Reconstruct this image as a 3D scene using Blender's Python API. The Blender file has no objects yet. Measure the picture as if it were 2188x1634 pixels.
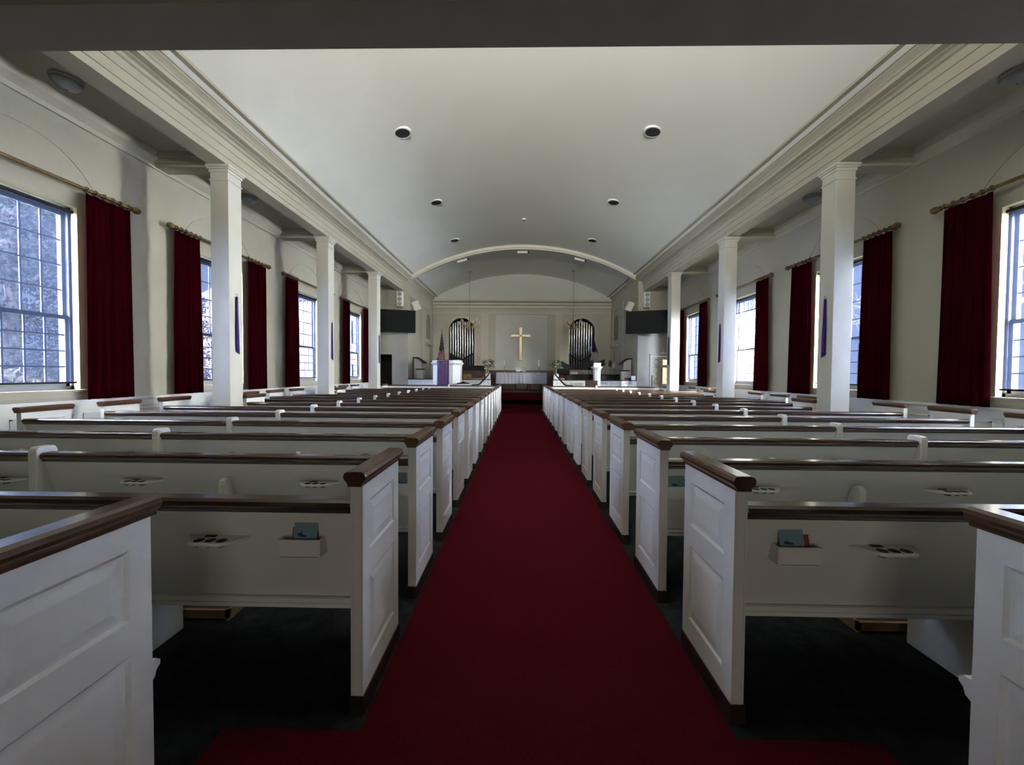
import bpy, bmesh, math, random
from mathutils import Vector, Matrix
PI = math.pi
R = math.radians
random.seed(7)
scene = bpy.context.scene
col = scene.collection

# ------------------------------------------------------------------ materials
def rgb(c):
    return (c[0], c[1], c[2], 1.0)

def mat(name, color, rough=0.5, metal=0.0, var=0.0, vscale=6.0, bump=0.0, bscale=40.0, spec=0.5, coat=0.0, kind=None, color2=None, stretch=(1, 1, 1), sheen=0.0):
    m = bpy.data.materials.new(name)
    m.use_nodes = True
    nt = m.node_tree
    b = nt.nodes['Principled BSDF']
    b.inputs['Base Color'].default_value = rgb(color)
    b.inputs['Roughness'].default_value = rough
    b.inputs['Metallic'].default_value = metal
    b.inputs['Specular IOR Level'].default_value = spec
    b.inputs['Coat Weight'].default_value = coat
    b.inputs['Coat Roughness'].default_value = 0.12
    b.inputs['Sheen Weight'].default_value = sheen
    tc = nt.nodes.new('ShaderNodeTexCoord')
    mp = nt.nodes.new('ShaderNodeMapping')
    mp.inputs['Scale'].default_value = stretch
    nt.links.new(tc.outputs['Object'], mp.inputs['Vector'])
    if var > 0 or color2 is not None:
        n = nt.nodes.new('ShaderNodeTexNoise')
        n.inputs['Scale'].default_value = vscale
        n.inputs['Detail'].default_value = 5
        nt.links.new(mp.outputs['Vector'], n.inputs['Vector'])
        cr = nt.nodes.new('ShaderNodeValToRGB')
        c2 = color2 if color2 is not None else tuple(max(0, c * (1 - var)) for c in color)
        cr.color_ramp.elements[0].color = rgb(c2)
        cr.color_ramp.elements[1].color = rgb(color)
        cr.color_ramp.elements[0].position = 0.35
        cr.color_ramp.elements[1].position = 0.65
        nt.links.new(n.outputs['Fac'], cr.inputs['Fac'])
        nt.links.new(cr.outputs['Color'], b.inputs['Base Color'])
    if bump > 0:
        n2 = nt.nodes.new('ShaderNodeTexNoise')
        n2.inputs['Scale'].default_value = bscale
        n2.inputs['Detail'].default_value = 4
        nt.links.new(mp.outputs['Vector'], n2.inputs['Vector'])
        bp = nt.nodes.new('ShaderNodeBump')
        bp.inputs['Strength'].default_value = bump
        bp.inputs['Distance'].default_value = 0.01
        nt.links.new(n2.outputs['Fac'], bp.inputs['Height'])
        nt.links.new(bp.outputs['Normal'], b.inputs['Normal'])
    return m

def mat_emit(name, color, strength):
    m = bpy.data.materials.new(name)
    m.use_nodes = True
    nt = m.node_tree
    b = nt.nodes['Principled BSDF']
    b.inputs['Base Color'].default_value = rgb(color)
    b.inputs['Emission Color'].default_value = rgb(color)
    b.inputs['Emission Strength'].default_value = strength
    return m

M = {}
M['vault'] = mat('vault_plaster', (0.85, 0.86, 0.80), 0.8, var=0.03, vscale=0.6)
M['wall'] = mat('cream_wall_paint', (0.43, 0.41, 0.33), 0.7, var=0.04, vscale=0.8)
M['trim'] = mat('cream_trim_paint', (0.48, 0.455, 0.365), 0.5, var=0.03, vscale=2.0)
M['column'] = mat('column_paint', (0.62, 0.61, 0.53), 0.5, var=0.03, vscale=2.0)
M['niche'] = mat('pale_grey_wall_paint', (0.50, 0.51, 0.47), 0.7, var=0.03, vscale=1.0)
M['white'] = mat('white_pew_paint', (0.81, 0.82, 0.80), 0.42, var=0.04, vscale=3.0, bump=0.05, bscale=25)
M['wood'] = mat('dark_mahogany', (0.050, 0.024, 0.015), 0.28, color2=(0.022, 0.011, 0.007), vscale=5.0, stretch=(1.0, 12.0, 12.0), coat=0.4)
M['woody'] = mat('mahogany_cap', (0.105, 0.048, 0.024), 0.28, color2=(0.050, 0.022, 0.011), vscale=5.0, stretch=(14.0, 1.2, 14.0), coat=0.4)
M['plinth'] = mat('dark_plinth', (0.028, 0.012, 0.010), 0.45, var=0.3)
M['carpet'] = mat('dark_red_carpet', (0.068, 0.0065, 0.0115), 1.0, color2=(0.046, 0.0042, 0.008), vscale=160.0, bump=0.4, bscale=300, spec=0.0)
M['curtain'] = mat('burgundy_velvet', (0.021, 0.0010, 0.0030), 0.9, color2=(0.014, 0.0007, 0.0020), vscale=2.0, spec=0.0)
M['rod'] = mat('aged_gilt_wood', (0.17, 0.115, 0.055), 0.42, metal=0.35, color2=(0.10, 0.065, 0.03), vscale=14)
M['slate'] = mat('dark_slate_floor', (0.030, 0.037, 0.046), 0.38, color2=(0.012, 0.016, 0.022), vscale=7.0)
M['black'] = mat('black_plastic', (0.010, 0.010, 0.011), 0.45, var=0.2, spec=0.2)
M['screen'] = mat('glossy_black_screen', (0.006, 0.008, 0.008), 0.4, spec=0.05, var=0.1)
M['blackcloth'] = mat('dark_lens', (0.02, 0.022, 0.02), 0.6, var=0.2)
M['gold'] = mat('brass', (0.42, 0.32, 0.17), 0.28, metal=0.9, var=0.15, vscale=10)
M['goldcross'] = mat('gilded_cross', (0.27, 0.21, 0.12), 0.30, metal=0.4, var=0.2, vscale=4)
M['pipe'] = mat('polished_tin', (0.42, 0.42, 0.39), 0.17, metal=0.95, var=0.1, vscale=6)
M['purple'] = mat('purple_satin', (0.040, 0.014, 0.160), 0.5, color2=(0.022, 0.008, 0.10), vscale=9, spec=0.2)
M['purpledark'] = mat('purple_pulpit_cloth', (0.040, 0.010, 0.075), 0.5, color2=(0.075, 0.034, 0.115), vscale=7, stretch=(2.5, 1, 0.7))
M['cloth'] = mat('white_altar_cloth', (0.44, 0.45, 0.52), 0.75, var=0.04)
M['speaker'] = mat('white_speaker_shell', (0.78, 0.77, 0.70), 0.5, var=0.03)
M['grille'] = mat('grey_speaker_grille', (0.34, 0.36, 0.36), 0.6, var=0.15, vscale=60)
M['bluebook'] = mat('light_blue_cover', (0.20, 0.36, 0.42), 0.5, var=0.08)
M['bluedark'] = mat('navy_print', (0.015, 0.045, 0.08), 0.6, var=0.1)
M['bluedark2'] = mat('slate_blue_print', (0.12, 0.24, 0.30), 0.6, var=0.1)
M['redbook'] = mat('red_hymnal_cover', (0.26, 0.045, 0.030), 0.5, var=0.1)
M['tan'] = mat('tan_wood', (0.33, 0.21, 0.12), 0.5, color2=(0.22, 0.13, 0.07), vscale=8)
M['leaf'] = mat('dark_green_leaves', (0.045, 0.085, 0.035), 0.6, var=0.4, vscale=12)
M['petal'] = mat('white_petals', (0.78, 0.78, 0.70), 0.6, var=0.1)
M['pink'] = mat('pink_foil', (0.62, 0.33, 0.36), 0.35, var=0.3, vscale=20)
M['pinkleaf'] = mat('dusky_pink_leaves', (0.24, 0.07, 0.10), 0.6, var=0.3, vscale=10)
M['olive'] = mat('olive_plaster', (0.22, 0.21, 0.16), 0.8, var=0.1)
M['passage'] = mat('shade_darkened_passage', (0.085, 0.080, 0.060), 0.8, var=0.1)  # olive plaster colour darkened, painting in the shade of the passage
M['bark'] = mat('tree_bark', (0.20, 0.17, 0.15), 0.9, color2=(0.08, 0.065, 0.055), vscale=8, bump=0.5, bscale=12)
M['conifer'] = mat('conifer_needles', (0.022, 0.032, 0.026), 0.8, color2=(0.008, 0.012, 0.011), vscale=2.5)
M['shrub'] = mat('winter_shrub_leaves', (0.15, 0.13, 0.09), 0.8, color2=(0.06, 0.06, 0.035), vscale=3.0)
M['grass'] = mat('winter_lawn', (0.22, 0.24, 0.14), 0.9, color2=(0.13, 0.14, 0.08), vscale=1.5)
M['book_page'] = mat('page_cream', (0.74, 0.73, 0.68), 0.6, var=0.05)
M['candle'] = mat('candle_wax', (0.80, 0.78, 0.70), 0.4, var=0.03)
M['sash'] = mat('white_sash_paint', (0.40, 0.42, 0.46), 0.5, var=0.04)
M['balcony'] = mat('gallery_soffit_paint', (0.36, 0.30, 0.26), 0.7, var=0.05)
M['balcony2'] = mat('gallery_trim_paint', (0.40, 0.37, 0.34), 0.7, var=0.05)

def brick_mat():
    m = bpy.data.materials.new('red_brick')
    m.use_nodes = True
    nt = m.node_tree
    b = nt.nodes['Principled BSDF']
    tc = nt.nodes.new('ShaderNodeTexCoord')
    mp = nt.nodes.new('ShaderNodeMapping')
    mp.inputs['Rotation'].default_value = (R(90), 0, R(90))
    br = nt.nodes.new('ShaderNodeTexBrick')
    br.inputs['Color1'].default_value = (0.30, 0.15, 0.12, 1)
    br.inputs['Color2'].default_value = (0.22, 0.11, 0.10, 1)
    br.inputs['Mortar'].default_value = (0.55, 0.52, 0.48, 1)
    br.inputs['Scale'].default_value = 1.6
    nt.links.new(tc.outputs['Object'], mp.inputs['Vector'])
    nt.links.new(mp.outputs['Vector'], br.inputs['Vector'])
    nt.links.new(br.outputs['Color'], b.inputs['Base Color'])
    b.inputs['Roughness'].default_value = 0.85
    return m
M['brick'] = brick_mat()

def tile_mat():
    m = bpy.data.materials.new('dark_slate_tiles')
    m.use_nodes = True
    nt = m.node_tree
    b = nt.nodes['Principled BSDF']
    tc = nt.nodes.new('ShaderNodeTexCoord')
    br = nt.nodes.new('ShaderNodeTexBrick')
    br.offset = 0.0
    br.inputs['Scale'].default_value = 1.0
    br.inputs['Brick Width'].default_value = 0.305
    br.inputs['Row Height'].default_value = 0.305
    br.inputs['Mortar Size'].default_value = 0.0015
    br.inputs['Mortar'].default_value = (0.006, 0.007, 0.008, 1)
    n = nt.nodes.new('ShaderNodeTexNoise')
    n.inputs['Scale'].default_value = 9.0
    n.inputs['Detail'].default_value = 6
    n.inputs['Roughness'].default_value = 0.7
    cr = nt.nodes.new('ShaderNodeValToRGB')
    cr.color_ramp.elements[0].color = (0.003, 0.004, 0.005, 1)
    cr.color_ramp.elements[1].color = (0.022, 0.026, 0.031, 1)
    cr.color_ramp.elements[0].position = 0.38
    cr.color_ramp.elements[1].position = 0.72
    nt.links.new(tc.outputs['Object'], br.inputs['Vector'])
    nt.links.new(tc.outputs['Object'], n.inputs['Vector'])
    nt.links.new(n.outputs['Fac'], cr.inputs['Fac'])
    nt.links.new(cr.outputs['Color'], br.inputs['Color1'])
    nt.links.new(cr.outputs['Color'], br.inputs['Color2'])
    nt.links.new(br.outputs['Color'], b.inputs['Base Color'])
    b.inputs['Roughness'].default_value = 0.75
    b.inputs['Specular IOR Level'].default_value = 0.15
    return m
M['tiles'] = tile_mat()

def shade_mat():
    m = bpy.data.materials.new('sun_screen_mesh')
    m.use_nodes = True
    nt = m.node_tree
    nt.nodes.clear()
    out = nt.nodes.new('ShaderNodeOutputMaterial')
    mix = nt.nodes.new('ShaderNodeMixShader')
    mix.inputs['Fac'].default_value = 0.012
    tr = nt.nodes.new('ShaderNodeBsdfTransparent')
    tr.inputs['Color'].default_value = (0.29, 0.315, 0.39, 1)
    tl = nt.nodes.new('ShaderNodeBsdfTranslucent')
    tl.inputs['Color'].default_value = (0.28, 0.34, 0.60, 1)
    nt.links.new(tr.outputs[0], mix.inputs[1])
    nt.links.new(tl.outputs[0], mix.inputs[2])
    nt.links.new(mix.outputs[0], out.inputs['Surface'])
    return m
M['shade'] = shade_mat()

def glass_mat():
    m = bpy.data.materials.new('window_glass')
    m.use_nodes = True
    nt = m.node_tree
    nt.nodes.clear()
    out = nt.nodes.new('ShaderNodeOutputMaterial')
    mix = nt.nodes.new('ShaderNodeMixShader')
    mix.inputs['Fac'].default_value = 0.05
    tr = nt.nodes.new('ShaderNodeBsdfTransparent')
    tr.inputs['Color'].default_value = (0.93, 0.95, 0.96, 1)
    gl = nt.nodes.new('ShaderNodeBsdfGlossy')
    gl.inputs['Roughness'].default_value = 0.03
    nt.links.new(tr.outputs[0], mix.inputs[1])
    nt.links.new(gl.outputs[0], mix.inputs[2])
    nt.links.new(mix.outputs[0], out.inputs['Surface'])
    return m
M['glass'] = glass_mat()

def flag_mat():
    m = bpy.data.materials.new('striped_flag_cloth')
    m.use_nodes = True
    nt = m.node_tree
    b = nt.nodes['Principled BSDF']
    b.inputs['Roughness'].default_value = 0.7
    tc = nt.nodes.new('ShaderNodeTexCoord')
    wv = nt.nodes.new('ShaderNodeTexWave')
    wv.bands_direction = 'X'
    wv.inputs['Scale'].default_value = 4.2
    wv.inputs['Distortion'].default_value = 1.2
    cr = nt.nodes.new('ShaderNodeValToRGB')
    cr.color_ramp.interpolation = 'CONSTANT'
    cr.color_ramp.elements[0].color = (0.22, 0.025, 0.03, 1)
    cr.color_ramp.elements[1].color = (0.42, 0.33, 0.30, 1)
    cr.color_ramp.elements[1].position = 0.55
    nt.links.new(tc.outputs['Object'], wv.inputs['Vector'])
    nt.links.new(wv.outputs['Fac'], cr.inputs['Fac'])
    nt.links.new(cr.outputs['Color'], b.inputs['Base Color'])
    return m
M['flag'] = flag_mat()
def star_mat():
    m = bpy.data.materials.new('starry_canton_cloth')
    m.use_nodes = True
    nt = m.node_tree
    b = nt.nodes['Principled BSDF']
    b.inputs['Roughness'].default_value = 0.7
    tc = nt.nodes.new('ShaderNodeTexCoord')
    v = nt.nodes.new('ShaderNodeTexVoronoi')
    v.inputs['Scale'].default_value = 11.0
    v.inputs['Randomness'].default_value = 0.3
    cr = nt.nodes.new('ShaderNodeValToRGB')
    cr.color_ramp.interpolation = 'CONSTANT'
    cr.color_ramp.elements[0].color = (0.45, 0.45, 0.48, 1)
    cr.color_ramp.elements[1].color = (0.012, 0.014, 0.05, 1)
    cr.color_ramp.elements[1].position = 0.28
    nt.links.new(tc.outputs['Object'], v.inputs['Vector'])
    nt.links.new(v.outputs['Distance'], cr.inputs['Fac'])
    nt.links.new(cr.outputs['Color'], b.inputs['Base Color'])
    return m
M['canton'] = star_mat()
M['navyflag'] = mat('dark_violet_flag_cloth', (0.035, 0.025, 0.075), 0.7, var=0.3)
M['whiteflag'] = mat('off_white_flag_cloth', (0.40, 0.40, 0.36), 0.7, var=0.1)

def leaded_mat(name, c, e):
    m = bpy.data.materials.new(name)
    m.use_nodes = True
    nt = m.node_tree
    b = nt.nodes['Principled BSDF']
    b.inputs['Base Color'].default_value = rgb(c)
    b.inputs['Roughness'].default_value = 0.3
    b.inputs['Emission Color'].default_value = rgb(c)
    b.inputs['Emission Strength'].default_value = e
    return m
M['lead_bright_glow'] = leaded_mat('amber_glass_bright_glow', (0.80, 0.70, 0.38), 1.3)  # light behind the panes put in as emission
M['lead_faint_glow'] = leaded_mat('amber_glass_faint_glow', (0.36, 0.31, 0.20), 0.12)  # same glass with a darker tint and weaker painted glow

# ------------------------------------------------------------------ helpers
def new():
    return bmesh.new()

def box(bm, x0, x1, y0, y1, z0, z1):
    if x0 > x1: x0, x1 = x1, x0
    if y0 > y1: y0, y1 = y1, y0
    if z0 > z1: z0, z1 = z1, z0
    v = [bm.verts.new(p) for p in ((x0, y0, z0), (x1, y0, z0), (x1, y1, z0), (x0, y1, z0), (x0, y0, z1), (x1, y0, z1), (x1, y1, z1), (x0, y1, z1))]
    for f in ((0, 3, 2, 1), (4, 5, 6, 7), (0, 1, 5, 4), (1, 2, 6, 5), (2, 3, 7, 6), (3, 0, 4, 7)):
        bm.faces.new([v[i] for i in f])
    return bm

def place(p, axis, a):
    if axis == 'X': return (a, p[0], p[1])
    if axis == 'Y': return (p[0], a, p[1])
    return (p[0], p[1], a)

def prism(bm, pts, axis, a0, a1):
    A = [bm.verts.new(place(p, axis, a0)) for p in pts]
    B = [bm.verts.new(place(p, axis, a1)) for p in pts]
    n = len(pts)
    for i in range(n):
        j = (i + 1) % n
        bm.faces.new([A[i], A[j], B[j], B[i]])
    bm.faces.new(A[::-1])
    bm.faces.new(B)
    return bm

def ring_basis(d):
    d = d.normalized()
    u = d.cross(Vector((0, 0, 1)))
    if u.length < 1e-3: u = d.cross(Vector((0, 1, 0)))
    u.normalize()
    return u, d.cross(u).normalized()

def tube(bm, pts, r, n=10, cap=True):
    pts = [Vector(p) for p in pts]
    rs = r if isinstance(r, (list, tuple)) else [r] * len(pts)
    rings = []
    for i, p in enumerate(pts):
        if i == 0: d = pts[1] - p
        elif i == len(pts) - 1: d = p - pts[i - 1]
        else: d = pts[i + 1] - pts[i - 1]
        u, w = ring_basis(d)
        rings.append([bm.verts.new(p + rs[i] * (math.cos(2 * PI * k / n) * u + math.sin(2 * PI * k / n) * w)) for k in range(n)])
    for a, b in zip(rings, rings[1:]):
        for k in range(n):
            bm.faces.new([a[k], a[(k + 1) % n], b[(k + 1) % n], b[k]])
    if cap:
        bm.faces.new(rings[0][::-1])
        bm.faces.new(rings[-1])
    return bm

def lathe(bm, prof, c=(0, 0, 0), n=20, axis='Z', cap=True):
    rings = []
    for (r, z) in prof:
        ring = []
        for k in range(n):
            a = 2 * PI * k / n
            x, y = r * math.cos(a), r * math.sin(a)
            if axis == 'Z': p = (c[0] + x, c[1] + y, c[2] + z)
            elif axis == 'Y': p = (c[0] + x, c[1] + z, c[2] + y)
            else: p = (c[0] + z, c[1] + x, c[2] + y)
            ring.append(bm.verts.new(p))
        rings.append(ring)
    for a, b in zip(rings, rings[1:]):
        for k in range(n):
            bm.faces.new([a[k], a[(k + 1) % n], b[(k + 1) % n], b[k]])
    if cap:
        bm.faces.new(rings[0][::-1])
        bm.faces.new(rings[-1])
    return bm

def panel_face(bm, x, sx, y0, y1, z0, z1, rects, depth=0.008):
    """raised and fielded panels on a face lying at x, looking towards sx"""
    ys = sorted(set([y0, y1] + [v for r in rects for v in (r[0], r[1])]))
    zs = sorted(set([z0, z1] + [v for r in rects for v in (r[2], r[3])]))
    for a, b in zip(ys, ys[1:]):
        for c, d in zip(zs, zs[1:]):
            cy, cz = (a + b) / 2, (c + d) / 2
            if any(r[0] < cy < r[1] and r[2] < cz < r[3] for r in rects):
                continue
            box(bm, x, x - sx * depth, a, b, c, d)
    for r in rects:
        loops = []
        for ins, dep in ((0, 0.0), (0.012, depth), (0.022, depth), (0.055, depth * 0.35), (0.060, depth * 0.35)):
            xx = x - sx * dep
            loops.append([bm.verts.new(p) for p in ((xx, r[0] + ins, r[2] + ins), (xx, r[1] - ins, r[2] + ins), (xx, r[1] - ins, r[3] - ins), (xx, r[0] + ins, r[3] - ins))])
        for A, B in zip(loops, loops[1:]):
            for k in range(4):
                bm.faces.new([A[k], A[(k + 1) % 4], B[(k + 1) % 4], B[k]])
        bm.faces.new(loops[-1])
    return bm

def panel_front(bm, y, x0, x1, z0, z1, rects, depth=0.014):
    """same, on a face looking towards -Y"""
    t = new()
    panel_face(t, 0.0, -1, x0, x1, z0, z1, rects, depth)
    for v in t.verts:
        X, Y, Z = v.co
        v.co = (Y, y + X, Z)
    me = bpy.data.meshes.new('tmp')
    t.to_mesh(me); t.free()
    bm.from_mesh(me)
    bpy.data.meshes.remove(me)
    return bm

def obj(name, bm, m, parent=None, origin=(0, 0, 0), smooth=False, bevel=0.0, loc=None, auto=None):
    bmesh.ops.recalc_face_normals(bm, faces=bm.faces[:])
    if smooth:
        for f in bm.faces: f.smooth = True
    me = bpy.data.meshes.new(name)
    if origin != (0, 0, 0):
        bmesh.ops.translate(bm, verts=bm.verts[:], vec=-Vector(origin))
    bm.to_mesh(me)
    bm.free()
    me.materials.append(m)
    o = bpy.data.objects.new(name, me)
    col.objects.link(o)
    if parent is not None:
        o.parent = parent
        if loc is not None: o.location = loc
    else:
        o.location = loc if loc is not None else origin
    if bevel > 0:
        mo = o.modifiers.new('bevel', 'BEVEL')
        mo.width = bevel
        mo.segments = 2
        mo.limit_method = 'ANGLE'
        mo.angle_limit = R(50)
    if smooth and auto:
        try:
            me.set_sharp_from_angle(angle=R(auto))
        except Exception:
            pass
    return o

def thing(name, label, cat, loc=(0, 0, 0), rotz=0.0, group=None):
    o = bpy.data.objects.new(name, None)
    col.objects.link(o)
    o.empty_display_size = 0.1
    o.location = loc
    o.rotation_euler = (0, 0, rotz)
    o['label'] = label
    o['category'] = cat
    if group: o['group'] = group
    return o

def tag(o, label, cat, group=None):
    o['label'] = label
    o['category'] = cat
    if group: o['group'] = group
    return o

def struct(name, bm, m, parent=None, origin=(0, 0, 0), **k):
    o = obj(name, bm, m, parent, origin, **k)
    if parent is None: o['kind'] = 'structure'
    return o

def kids(o):
    return [c for c in col.objects if c.parent == o]

TREE = {}
def dup(root, loc, label, rotz=None):
    def rec(o, parent):
        c = o.copy()
        col.objects.link(c)
        c.parent = parent
        for ch in TREE_CH.get(o.name, []):
            rec(ch, c)
        return c
    TREE_CH = {}
    for o in col.objects:
        if o.parent: TREE_CH.setdefault(o.parent.name, []).append(o)
    r = rec(root, None)
    r.location = loc
    if rotz is not None: r.rotation_euler = (0, 0, rotz)
    r['label'] = label
    return r

ORD = ['first', 'second', 'third', 'fourth', 'fifth', 'sixth', 'seventh', 'eighth', 'ninth', 'tenth', 'eleventh', 'twelfth', 'thirteenth', 'fourteenth', 'fifteenth', 'sixteenth', 'seventeenth']
SIDE = {-1: 'left', 1: 'right'}

# ------------------------------------------------------------------ dimensions
XW = 6.42                       # side walls
XC0, XC1 = 5.10, 5.41           # columns
YEND = 21.0                     # rear wall of the chancel
YCH = 16.40                     # where the chancel starts
YB = -3.0
ZS, ZC, XS = 5.60, 6.87, 4.75   # vault springing, crown, half width
RV = (XS ** 2 + (ZC - ZS) ** 2) / (2 * (ZC - ZS))
def vz(x): return ZC - RV + math.sqrt(RV * RV - x * x)
S = 0.8668
def row(i): return 1.6375 + S * i
WINY = [4.77, 8.03, 11.29, 14.55]
WH, WZ0, WZ1 = 0.62, 1.22, 3.80
COLY = [3.08, 6.52, 9.95, 13.38]

# ------------------------------------------------------------------ setting
struct('floor', box(new(), -6.7, 6.7, YB, YCH + 0.2, -0.12, 0.0), M['tiles'])
struct('floor', box(box(new(), -6.7, 6.7, 16.42, YEND + 0.2, -0.12, 0.32), -1.33, 1.33, 16.78, 16.42, -0.1, 0.32), M['carpet'], loc=(0, 0, 0))
bm = new()
box(bm, -1.29, 1.29, 16.12, 16.42, 0.0, 0.16)
tag(obj('chancel_steps', bm, M['carpet'], origin=(0, 16.27, 0)), 'red carpeted step up to the chancel at the end of the aisle', 'steps')
bm = new()
box(bm, -2.75, 2.75, 18.60, YEND - 0.10, 0.32, 0.42)
box(bm, -2.45, 2.45, 18.92, YEND - 0.10, 0.42, 0.53)
tag(obj('altar_platform', bm, M['carpet'], origin=(0, 19.8, 0.32)), 'stepped red carpeted platform under the altar table', 'platform')

bm = new()
box(bm, -0.775, 0.775, 1.55, 16.12, 0.0, 0.010)
box(bm, -1.35, 1.35, -2.5, 1.55, 0.0, 0.010)
tag(obj('aisle_carpet', bm, M['carpet'], origin=(0, 8, 0)), 'dark red carpet runner down the centre aisle between the pews', 'carpet')

# side walls with window openings
for sx, nm in ((-1, 'wall_left'), (1, 'wall_right')):
    bm = new()
    xa, xb = sx * XW, sx * (XW + 0.30)
    ys = [YB]
    for wy in WINY: ys += [wy - WH, wy + WH]
    ys.append(YCH + 0.3)
    for k in range(0, len(ys), 2):
        box(bm, xa, xb, ys[k], ys[k + 1], -0.1, 5.4)
    for wy in WINY:
        box(bm, xa, xb, wy - WH, wy + WH, -0.1, WZ0)
        box(bm, xa, xb, wy - WH, wy + WH, WZ1, 5.4)
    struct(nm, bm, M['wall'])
    # plaster arches over the windows
    for k, wy in enumerate(WINY):
        bm = new()
        ra, rb, zc = 0.97, 1.00, 3.64
        n = 28
        P = []
        for q in range(n + 1):
            a = PI * q / n
            P.append((math.cos(a), math.sin(a)))
        loop_o = [(wy + rb, 1.10)] + [(wy + rb * c, zc + rb * s) for c, s in P] + [(wy - rb, 1.10)]
        loop_i = [(wy + ra, 1.10)] + [(wy + ra * c, zc + ra * s) for c, s in P] + [(wy - ra, 1.10)]
        for q in range(len(loop_o) - 1):
            pts = [loop_o[q], loop_o[q + 1], loop_i[q + 1], loop_i[q]]
            prism(bm, pts, 'X', sx * XW, sx * (XW - 0.010))
        struct('trim_%d' % (10 + k + (4 if sx > 0 else 0)), bm, M['wall'], origin=(sx * XW, wy, 3.0))
    # wainscot
    bm = new()
    box(bm, sx * XW, sx * (XW - 0.02), YB, YCH, 0.0, 1.04)
    box(bm, sx * XW, sx * (XW - 0.06), YB, YCH, 1.04, 1.075)
    box(bm, sx * XW, sx * (XW - 0.035), YB, YCH, 0.93, 1.04)
    y = -0.2
    while y < YCH - 0.8:
        for a, b, c, d in ((y, y + 0.02, 0.25, 0.88), (y + 0.66, y + 0.68, 0.25, 0.88), (y, y + 0.68, 0.25, 0.27), (y, y + 0.68, 0.86, 0.88)):
            box(bm, sx * (XW - 0.02), sx * (XW - 0.032), a, b, c, d)
        y += 0.80
    box(bm, sx * XW, sx * (XW - 0.035), YB, YCH, 0.0, 0.16)
    struct('trim_%d' % (1 if sx < 0 else 2), bm, M['white'], origin=(sx * XW, 6, 0))
    # crown moulding on the wall and ceiling of the side aisle
    prism_pts = [(sx * XW, 4.96), (sx * (XW - 0.03), 4.96), (sx * (XW - 0.05), 5.02), (sx * (XW - 0.13), 5.10), (sx * (XW - 0.16), 5.20), (sx * XW, 5.20)]
    struct('trim_%d' % (3 if sx < 0 else 4), prism(new(), prism_pts, 'Y', YB, YCH), M['trim'], origin=(sx * XW, 6, 5))
    struct('ceiling', box(new(), sx * XW, sx * 5.2, YB, YCH, 5.20, 5.40), M['wall'], origin=(sx * 6, 6, 5.2))
    # cross beams between column and wall
    bm = new()
    for cy in COLY:
        box(bm, sx * 5.30, sx * XW, cy - 0.02, cy + 0.33, 5.03, 5.21)
        box(bm, sx * 5.43, sx * XW, cy + 0.03, cy + 0.28, 4.98, 5.04)
        for s2 in (cy - 0.02, cy + 0.33):
            box(bm, sx * 5.42, sx * XW, s2 - 0.04, s2 + 0.04, 5.12, 5.21)
    struct('trim_%d' % (5 if sx < 0 else 6), bm, M['trim'], origin=(sx * 6, 8, 5))
    # entablature
    pr = [(5.41, 5.0), (5.10, 5.0), (5.10, 5.10), (5.085, 5.105), (5.085, 5.24), (5.07, 5.245), (5.07, 5.36), (5.04, 5.37), (5.02, 5.405), (4.97, 5.42), (4.97, 5.435),
          (4.87, 5.44), (4.87, 5.50), (4.855, 5.505), (4.84, 5.53), (4.80, 5.56), (4.775, 5.575), (4.775, 5.60), (4.74, 5.605), (4.74, 5.63), (5.41, 5.63)]
    struct('trim_%d' % (7 if sx < 0 else 8), prism(new(), [(sx * a, b) for a, b in pr], 'Y', YB, YEND), M['trim'], origin=(sx * 5, 6, 5))

# vault
def vault(y0, y1, m, name):
    bm = new()
    n = 48
    A, B, C2, D = [], [], [], []
    for q in range(n + 1):
        x = -XS + 2 * XS * q / n
        z = vz(x)
        A.append(bm.verts.new((x, y0, z))); B.append(bm.verts.new((x, y1, z)))
        C2.append(bm.verts.new((x * 1.03, y0, z + 0.25))); D.append(bm.verts.new((x * 1.03, y1, z + 0.25)))
    for q in range(n):
        bm.faces.new([A[q], B[q], B[q + 1], A[q + 1]])
        bm.faces.new([C2[q], C2[q + 1], D[q + 1], D[q]])
        bm.faces.new([A[q], A[q + 1], C2[q + 1], C2[q]])
        bm.faces.new([B[q], D[q], D[q + 1], B[q + 1]])
    return struct(name, bm, m, smooth=True, auto=30)
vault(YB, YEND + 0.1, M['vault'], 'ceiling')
# roof slabs behind the vault feet so no daylight leaks
struct('ceiling', box(box(new(), -6.8, -4.6, YB, YEND, 5.64, 5.9), 4.6, 6.8, YB, YEND, 5.64, 5.9), M['wall'])

# arch rib at the chancel
bm = new()
def arc_band(bm, y0, y1, t, off=0.0, n=44):
    prev = None
    for q in range(n + 1):
        x = -XS + 2 * XS * q / n
        zt = vz(x) + 0.02 - off
        k = (zt - (ZC - RV))
        nx, nz = x / RV, k / RV
        ring = [bm.verts.new(p) for p in ((x, y0, zt), (x, y1, zt), (x - nx * t, y1, zt - nz * t), (x - nx * t, y0, zt - nz * t))]
        if prev:
            for j in range(4):
                bm.faces.new([prev[j], prev[(j + 1) % 4], ring[(j + 1) % 4], ring[j]])
        else: bm.faces.new(ring)
        prev = ring
    bm.faces.new(prev[::-1])
arc_band(bm, 16.20, 16.42, 0.13)
arc_band(bm, 16.26, 16.48, 0.05, off=0.13)
struct('trim_20', bm, M['column'])

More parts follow.
